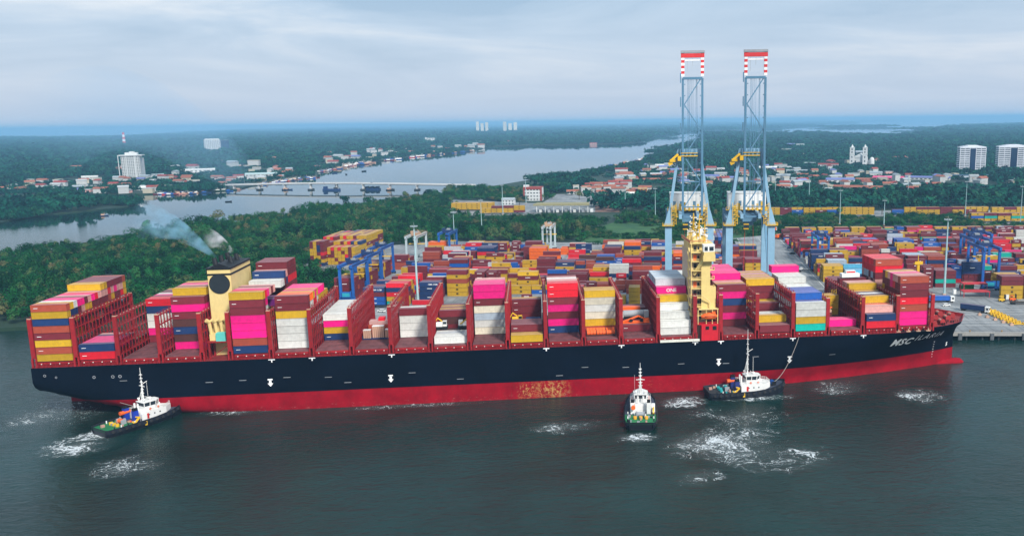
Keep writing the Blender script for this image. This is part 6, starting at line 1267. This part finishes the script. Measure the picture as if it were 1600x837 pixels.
for poly, n, where in zones:
    W_ = world_poly(poly, 3); us = [p[0] for p in poly]; vs = [p[1] for p in poly]; k = 0; tries = 0
    while k < n and tries < 4000:
        tries += 1; u, v = random.uniform(min(us), max(us)), random.uniform(min(vs), max(vs))
        if not inside((u, v), poly): continue
        p = at(u, v, Z3)
        if not (inside((p.x, p.y), NEAR) or inside((p.x, p.y), FARL)): continue
        i, j = random.randrange(5), random.randrange(8)
        if n == 38: i, j = random.choice((0, 2, 4)), random.choice((0, 1, 1, 7))
        wl_, rf = house_mesh(i, j); nm = HRN[j]
        if where[:5] in ('along', 'scatt'):
            a_ = random.choice((0, .4, -.3, pi/2)); ca, sa = cos(a_), sin(a_); kx, kz = random.uniform(1.4, 2.2), 1.7
            for q_, me_ in enumerate((wl_, rf)):
                n0 = len(DHv); DHv.extend([(p.x+kx*(w_.co.x*ca-w_.co.y*sa), p.y+kx*(w_.co.x*sa+w_.co.y*ca), Z3+w_.co.z*kz) for w_ in me_.vertices])
                for pl_ in me_.polygons: DHf.append(tuple(n0+z for z in pl_.vertices)); DHm.append(DHk.index(me_.materials[0]))
            k += 1; continue
        r = empty('house', (p.x, p.y, Z3), random.choice((0, .4, -.3, pi/2)), f'{HS[i]} house with {nm} roof {where}', 'house', f'{HS[i]} houses with {nm} roofs {where}'); sc_ = 1.0 if p.y < 2200 else 1.5
        r.scale = (random.uniform(.9, 1.5)*sc_, 1.1*sc_, 1.15*sc_); link('wall', wl_, r); link('roof', rf, r); k += 1; nh += 1
me = bpy.data.meshes.new('distant_houses'); me.from_pydata(DHv, [], DHf)
for q_ in DHk: me.materials.append(q_)
me.polygons.foreach_set('material_index', DHm); tag(link('distant_houses', me), 'specks of small houses scattered in the far woods', kind='stuff')
# ------------------------------------------------------------------ road bridge over the river
bp = [at(*p, 0) for p in ((300, 298), (406, 296.8), (487, 296.2), (569, 296.0), (652, 297), (730, 299))]
A0, B0 = bp[1].xy, bp[4].xy; dirb = (B0-A0).normalized(); ang = atan2(dirb.y, dirb.x); Lb = (B0-A0).length
r = empty('road_bridge', (A0.x, A0.y, 0), ang, 'long low concrete road bridge on piers across the river', 'bridge')
dz = [6.6, 8.2, 9.6, 10.6, 10.6, 9.8, 8.6, 7.4]; X = [-.36, -.15, .1, .35, .6, .85, 1.1, 1.35]
g = MB()
for i in range(7):
    x0, x1, z0, z1 = X[i]*Lb, X[i+1]*Lb, dz[i], dz[i+1]
    for (y0, y1, a, b) in ((-4.5, 4.5, -.0, .9), (-3.2, 3.2, -1.2, 0), (-4.5, -4.3, .9, 1.9), (4.3, 4.5, .9, 1.9)):
        q = [(x0, y0, z0+a), (x1, y0, z1+a), (x1, y1, z1+a), (x0, y1, z0+a), (x0, y0, z0+b), (x1, y0, z1+b), (x1, y1, z1+b), (x0, y1, z0+b)]; k = len(g.v); g.v += q
        for f_ in ((0, 3, 2, 1), (4, 5, 6, 7), (0, 1, 5, 4), (2, 3, 7, 6)): g.f.append(tuple(k+c for c in f_)); g.m.append(0)
g.build('deck', [mat('bridge_concrete', (.56, .56, .55), .8, dirt=.15)], r)
for k in range(-1, 7):
    x = (k+.0)/6*Lb*1.0; z = 8.2+2.2*sin(max(0, min(1, (k+1)/7))*pi)
    MB().box(x-1.0, x+1.0, -2.6, 2.6, -2, z-.8, 0).box(x-1.4, x+1.4, -4.2, 4.2, z-1.2, z-.2, 0).box(x-3.4, x+3.4, -5, 5, -1, 2.2, 1).build('pier', [MC['bridge_concrete'], MDARK], r)
for k in range(12): MB().tube((k/11*Lb*1.3-30, 4.2, 9), (k/11*Lb*1.3-30, 4.2, 19), .16, n=5).build('lamp_post', [MGREY], r)
for k, (fx, l) in enumerate(((.18, 'left'), (.42, 'middle'), (.62, 'right'), (.72, 'far right'))):
    q = A0+dirb*Lb*fx; z = 10.9 if k else 9.8; o = MB().box(-2.2, 2.2, -.9, .9, .3, 1.0).box(-1.3, 1.2, -.8, .8, 1.0, 1.7).build('bridge_car', [[MWHITE, CM['r'][0], MBLK, CM['n'][0]][k]], loc=(q.x, q.y-1, z)); o.rotation_euler = (0, 0, ang); tag(o, f'{["white", "maroon", "black", "navy"][k]} car crossing the road bridge', 'car', 'cars on the bridge')
# ------------------------------------------------------------------ boats
def boat_mesh(kind):
    h = MB(); L_ = (16, 12, 9)[kind]; b = (2.3, 1.8, 1.3)[kind]; hl = [(-L_/2, b*.7), (-L_*.2, b), (L_*.2, b*.9), (L_/2, 0)]
    for sg in (1, -1):
        for i in range(3):
            (x0, b0), (x1, b1) = hl[i], hl[i+1]; sh = lambda x: 1.1+(.9*(x/(L_/2))**2 if x > 0 else .2)
            q = [(x0*.94, sg*b0*.6, -.3), (x1*.94, sg*b1*.6, -.3), (x1, sg*b1, sh(x1)), (x0, sg*b0, sh(x0))]; h.quad(*(q if sg < 0 else q[::-1]))
    for i in range(3): h.quad((hl[i][0], -hl[i][1], .8), (hl[i+1][0], -hl[i+1][1], .85), (hl[i+1][0], hl[i+1][1], .85), (hl[i][0], hl[i][1], .8))
    c = MB().box(-L_*.35, L_*.02, -b*.62, b*.62, .8, 3.0).box(-L_*.38, L_*.05, -b*.7, b*.7, 3.0, 3.2).tube((L_*.1, 0, .8), (L_*.1, 0, 6.2), .1, n=5).bar((L_*.1, 0, 5.8), (-L_*.3, 0, 3.4), .08)
    return h, c
BMs = {}
def boat(x, y, rz, kind, hc, cc, label, group, sc=1.0):
    k = (kind, hc.name, cc.name)
    if k not in BMs: h, c = boat_mesh(kind); BMs[k] = (h.mesh('hull', [hc]), c.mesh('cabin', [cc]))
    r = empty('fishing_boat', (x, y, 0), rz, label, 'boat', group); r.scale = (sc,)*3; link('hull', BMs[k][0], r)
    if kind < 2: link('cabin', BMs[k][1], r)
    return r
HC = [(MSR, 'red'), (MRN, 'navy'), (MRB, 'blue'), (MTAN, 'tan'), (CM['r'][0], 'maroon'), (CM['k'][0], 'pink')]
for poly, n, wh in (([(235, 303.8), (300, 301), (372, 296.5), (372, 298.5), (300, 303.5), (236, 306)], 26, 'below the hotel block'), ([(395, 290), (440, 282), (496, 276.5), (496, 279), (440, 284.5), (400, 292)], 30, 'moored behind the far end of the bridge'), ([(498, 268.5), (552, 257.5), (616, 249.5), (634, 246.5), (634, 248), (616, 251), (552, 259.5), (500, 270)], 40, 'along the far left bank'), ([(640, 245.8), (751, 234.6), (751, 235.6), (640, 247.3)], 14, 'moored far up the left bank'), ([(935, 264), (1012, 248), (1014, 249.5), (940, 266)], 16, 'moored at the point left of the cranes')):
    us = [p[0] for p in poly]; vs = [p[1] for p in poly]; k = 0
    while k < n:
        u, v = random.uniform(min(us), max(us)), random.uniform(min(vs), max(vs))
        if not inside((u, v), poly): continue
        hc, cn = random.choice(HC); p = at(u, v, 0); ccx = random.choice(((MWHITE, 'white'), (MTAN, 'tan'), (MRB, 'blue'))); boat(p.x, p.y, random.uniform(-.3, .3)+(.3 if random.random() < .5 else 3.4), random.choice((0, 0, 1)), hc, ccx[0], f'{cn} fishing boat with {ccx[1]} cabin {wh}', f'{cn} fishing boats with {ccx[1]} cabins {wh}', 1.0 if v > 265 else 1.7); k += 1
for u, v, k, hc, l, sc, rz in ((163, 337.5, 1, MRN, 'small dark boat off the wooded spit', .8, .3), (357, 315.5, 2, MBLK, 'lone rowing boat in the river below the bridge', 1, .1), (569, 268, 2, MBLK, 'tiny boat in the river right of the moored fleet', 1.6, 1), (523, 271, 2, MRN, 'tiny dark boat just off the moored fleet', 1.4, .6), (541, 273, 2, MBLK, 'tiny black boat left of the tiny boat in mid river', 1.3, 2), (449, 297, 0, MRN, 'navy boat lying against the left bridge pier', 1.1, 0), (610, 297.5, 1, MBLK, 'black boat against the right middle bridge pier', 1.2, 0)):
    p = at(u, v, 0); boat(p.x, p.y, rz, k, hc, MTAN, l, None, sc)
def barge(u, v, L_, label, kind):
    p = at(u, v, 0); r = empty('work_barge', (p.x, p.y, 0), ang, label, 'barge')
    MB().prism([(-L_/2, -4), (L_/2-3, -4), (L_/2, 0), (L_/2-3, 4), (-L_/2, 4)], -.5, 2.6).build('hull', [MRN], r)
    if kind: MB().box(-L_/2+1, -L_/2+6, -3, 3, 2.6, 6.5).build('wheelhouse', [MRN], r); MB().bar((L_*.2, 0, 2.6), (L_*.2, 0, 11), .7).bar((L_*.2, 0, 8), (L_*.48, 0, 3), .4).box(L_*.12, L_*.3, -2, 2, 2.6, 5).build('derrick', [MDARK], r)
    else:
        for k in range(6): MB().box(-L_/2+2+k*L_/7, -L_/2+1+(k+1)*L_/7, -3.4, 3.4, 2.6, 4.8+(k % 2)).build('cargo_cover', [MRN if k % 2 else MDARK], r)
barge(519, 297.5, 30, 'dark dredging barge with a derrick in front of the bridge', 1); barge(581, 296.5, 32, 'dark covered barge in front of the bridge', 0)
# things that look alike are told apart by their order from the left of the view
NL = 'leftmost second-from-left third-from-left fourth-from-left fifth-from-left sixth-from-left seventh-from-left eighth-from-left ninth-from-left tenth-from-left eleventh-from-left twelfth-from-left'.split()
byl = {}
for o in COL.objects:
    if o.parent is None and o.get('category') in ('house', 'boat'): byl.setdefault(o['label'], []).append(o)
for l, os_ in byl.items():
    if 1 < len(os_) <= 12:
        os_.sort(key=lambda o: atan2(o.location.x-CAM.x, o.location.y-CAM.y))
        for i, o in enumerate(os_): o['label'] = NL[i]+' '+l
# ------------------------------------------------------------------ foam on the water
def foam_mat(name, seed, thick):
    m = bpy.data.materials.new(name); m.use_nodes = True; N = m.node_tree.nodes; L = m.node_tree.links; p = N['Principled BSDF']; p.inputs['Base Color'].default_value = (.72, .78, .80, 1); p.inputs['Roughness'].default_value = .8
    tc_ = nn(N, 'ShaderNodeTexCoord'); g = nn(N, 'ShaderNodeNewGeometry')
    ln = nn(N, 'ShaderNodeVectorMath', operation='LENGTH'); L.new(tc_.outputs['Object'], ln.inputs[0])
    wn = nn(N, 'ShaderNodeTexNoise', inp={'Scale': .10, 'Detail': 3, 'Roughness': .5}); L.new(g.outputs['Position'], wn.inputs[0])
    wv = nn(N, 'ShaderNodeVectorMath', operation='MULTIPLY_ADD', inp={1: (22, 22, 0)}); L.new(wn.outputs['Color'], wv.inputs[0]); L.new(g.outputs['Position'], wv.inputs[2])
    acc = None
    for sc, wd, wt in ((.055, .012, 1.0), (.12, .016, .95), (.28, .022, .7)):
        t = nn(N, 'ShaderNodeTexNoise', inp={'Scale': sc, 'Detail': 4, 'Roughness': .55}); mpn = nn(N, 'ShaderNodeMapping', inp={'Location': (seed*7.3+sc*50, seed*3.1, 0)}); L.new(wv.outputs[0], mpn.inputs[0]); L.new(mpn.outputs[0], t.inputs[0])
        a = nn(N, 'ShaderNodeMath', operation='SUBTRACT', inp={1: .5}); L.new(t.outputs[0], a.inputs[0]); b = nn(N, 'ShaderNodeMath', operation='ABSOLUTE'); L.new(a.outputs[0], b.inputs[0])
        c = nn(N, 'ShaderNodeMapRange', inp={1: 0, 2: wd*thick, 3: wt, 4: 0}); L.new(b.outputs[0], c.inputs[0])
        if acc is None: acc = c.outputs[0]
        else: x = nn(N, 'ShaderNodeMath', operation='ADD'); L.new(acc, x.inputs[0]); L.new(c.outputs[0], x.inputs[1]); acc = x.outputs[0]
    br = nn(N, 'ShaderNodeTexNoise', inp={'Scale': .9, 'Detail': 5, 'Roughness': .8}); L.new(g.outputs['Position'], br.inputs[0]); bm_ = nn(N, 'ShaderNodeMapRange', inp={1: .38, 2: .60, 3: .35, 4: 1}); L.new(br.outputs[0], bm_.inputs[0])
    pn = nn(N, 'ShaderNodeTexNoise', inp={'Scale': .045, 'Detail': 3}); L.new(wv.outputs[0], pn.inputs[0]); pm2 = nn(N, 'ShaderNodeMapRange', inp={1: .40, 2: .58, 3: .35, 4: 1}); L.new(pn.outputs[0], pm2.inputs[0])
    fo = nn(N, 'ShaderNodeMapRange', inp={1: .15, 2: .95, 3: 1, 4: 0}); L.new(ln.outputs['Value'], fo.inputs[0])
    z = acc
    for q in (bm_.outputs[0], pm2.outputs[0], fo.outputs[0]): x = nn(N, 'ShaderNodeMath', operation='MULTIPLY'); L.new(z, x.inputs[0]); L.new(q, x.inputs[1]); z = x.outputs[0]
    cl = nn(N, 'ShaderNodeMapRange', inp={1: .14, 2: .60, 3: 0, 4: .72}); L.new(z, cl.inputs[0]); vl = nn(N, 'ShaderNodeMath', operation='MULTIPLY'); f2 = nn(N, 'ShaderNodeMath', operation='POWER', inp={1: 2.0}); L.new(fo.outputs[0], f2.inputs[0]); L.new(f2.outputs[0], vl.inputs[0]); L.new(pm2.outputs[0], vl.inputs[1]); vm = nn(N, 'ShaderNodeMath', operation='MULTIPLY_ADD', inp={1: min(.16, .07*thick)}, use_clamp=True); L.new(vl.outputs[0], vm.inputs[0]); L.new(cl.outputs[0], vm.inputs[2]); cl = vm
    tr = nn(N, 'ShaderNodeBsdfTransparent'); ms = nn(N, 'ShaderNodeMixShader'); L.new(cl.outputs[0], ms.inputs[0]); L.new(tr.outputs[0], ms.inputs[1]); L.new(p.outputs[0], ms.inputs[2]); L.new(ms.outputs[0], N['Material Output'].inputs[0]); return m
FO = [(1135, 690, 125, 42, 1.5, .25), (1200, 710, 130, 42, 1.2, -.25), (1100, 688, 70, 24, 2.4, .15), (1065, 628, 52, 15, 2.2, 0), (890, 666, 85, 17, 1.7, .05), (1150, 650, 110, 30, .9, 0), (1090, 745, 60, 24, 1.2, .4), (125, 695, 72, 27, 2.2, .1), (110, 640, 100, 45, .6, 0), (190, 730, 80, 28, .8, 0), (1310, 605, 60, 20, 1.4, .3), (1440, 618, 55, 22, .9, 0), (370, 643, 80, 9, 1.3, 0), (640, 634, 150, 7, .9, 0), (1180, 622, 85, 9, 2.0, 0), (40, 660, 60, 20, .9, 0), (995, 684, 48, 13, 1.8, 0), (160, 678, 40, 14, 2.4, .3)]
for k, (u, v, a, b, th, rz) in enumerate(FO):
    p = at(u, v, 0); e1_ = at(u+a, v, 0); e2_ = at(u, v-b*.8, 0); rx = (e1_-p).length; ry = (e2_-p).length; g = MB(); n = 32
    g.v = [(cos(2*pi*i/n), sin(2*pi*i/n), 0) for i in range(n)]; g.f = [tuple(range(n))]; g.m = [0]
    o = g.build('wake_foam', [foam_mat(f'wake_foam_{k}', k, th)], loc=(p.x, p.y, .03+.005*k)); o.scale = (rx, ry, 1); o.rotation_euler = (0, 0, rz); tag(o, 'white streaks of foam stirred up on the water', kind='stuff')
# ------------------------------------------------------------------ smoke from the funnel
def smoke(name, p0_, p1_, r0_, r1_, dens, col, label, seed):
    a, b = Vector(p0_), Vector(p1_); mb = MB(); n = 12; ring = []
    for i in range(n+1):
        t = i/n; c = a.lerp(b, t)+Vector((0, 0, (b-a).length*.10*sin(t*pi))); r_ = (r0_+(r1_-r0_)*t)*(.35+.65*min(1, t*4+.5))*(1 if i < n else .3); ring.append([(c.x+.3*r_*cos(2*pi*k/12), c.y+r_*cos(2*pi*k/12), c.z+r_*sin(2*pi*k/12)) for k in range(12)])
    for i in range(n):
        for k in range(12): l = (k+1) % 12; mb.quad(ring[i][k], ring[i][l], ring[i+1][l], ring[i+1][k])
    k = len(mb.v); mb.v += ring[0]; mb.f.append(tuple(k+q for q in range(12))); mb.m.append(0); k = len(mb.v); mb.v += ring[-1][::-1]; mb.f.append(tuple(k+q for q in range(12))); mb.m.append(0)
    m = bpy.data.materials.new(name); m.use_nodes = True; N = m.node_tree.nodes; L = m.node_tree.links; N.remove(N['Principled BSDF'])
    v_ = nn(N, 'ShaderNodeVolumePrincipled'); v_.inputs['Color'].default_value = (*col, 1); g = nn(N, 'ShaderNodeNewGeometry'); t = nn(N, 'ShaderNodeTexNoise', inp={'Scale': .20, 'Detail': 4, 'Roughness': .6}); tc_ = nn(N, 'ShaderNodeTexCoord'); L.new(tc_.outputs['Object'], t.inputs[0])
    c = nn(N, 'ShaderNodeMapRange', inp={1: .42, 2: .64, 3: 0, 4: dens}); L.new(t.outputs[0], c.inputs[0]); 
    sx = nn(N, 'ShaderNodeSeparateXYZ'); L.new(tc_.outputs['Object'], sx.inputs[0]); f = nn(N, 'ShaderNodeMapRange', inp={1: b.x, 2: a.x, 3: .05, 4: 1}); L.new(sx.outputs[0], f.inputs[0]); q = nn(N, 'ShaderNodeMath', operation='MULTIPLY'); L.new(c.outputs[0], q.inputs[0]); L.new(f.outputs[0], q.inputs[1]); L.new(q.outputs[0], v_.inputs['Density'])
    L.new(v_.outputs[0], N['Material Output'].inputs['Volume']); m.cycles.volume_step_rate = 1.0 if hasattr(m, 'cycles') else 1
    me = mb.mesh(name, [m]); bm = bmesh.new(); bm.from_mesh(me); bmesh.ops.remove_doubles(bm, verts=bm.verts, dist=.01); bmesh.ops.recalc_face_normals(bm, faces=bm.faces); bm.to_mesh(me); bm.free()
    o = link(name, me); tag(o, label, kind='stuff')
smoke('white_smoke', (66.6, 17, 58.4), (56.5, 21, 63.5), 1.2, 4.2, .8, (.995, .995, 1), 'short puff of white smoke from the funnel', 1)
smoke('blue_smoke', (61.2, 15, 56.6), (28, 30, 70), .9, 8.5, .24, (.45, .80, 1), 'thin blue smoke drifting left from the funnel', 2)
smoke('drifting_smoke', (-300, 1150, 30), (-900, 1700, 90), 50, 110, .0040, (.42, .72, 1), 'thin smoke hanging over the far left bank', 3)
# ------------------------------------------------------------------ haze
m = bpy.data.materials.new('haze_air'); m.use_nodes = True; N = m.node_tree.nodes; L = m.node_tree.links; N.remove(N['Principled BSDF']); v = nn(N, 'ShaderNodeVolumePrincipled')
v.inputs['Color'].default_value = (.33, .65, .95, 1); v.inputs['Density'].default_value = .0001; v.inputs['Anisotropy'].default_value = .0; L.new(v.outputs[0], N['Material Output'].inputs['Volume'])
o = MB().box(-31000, 35000, -3200, 37000, -6, 152).build('haze', [m]); tag(o, 'thin blue haze over the river and the woods', kind='stuff')
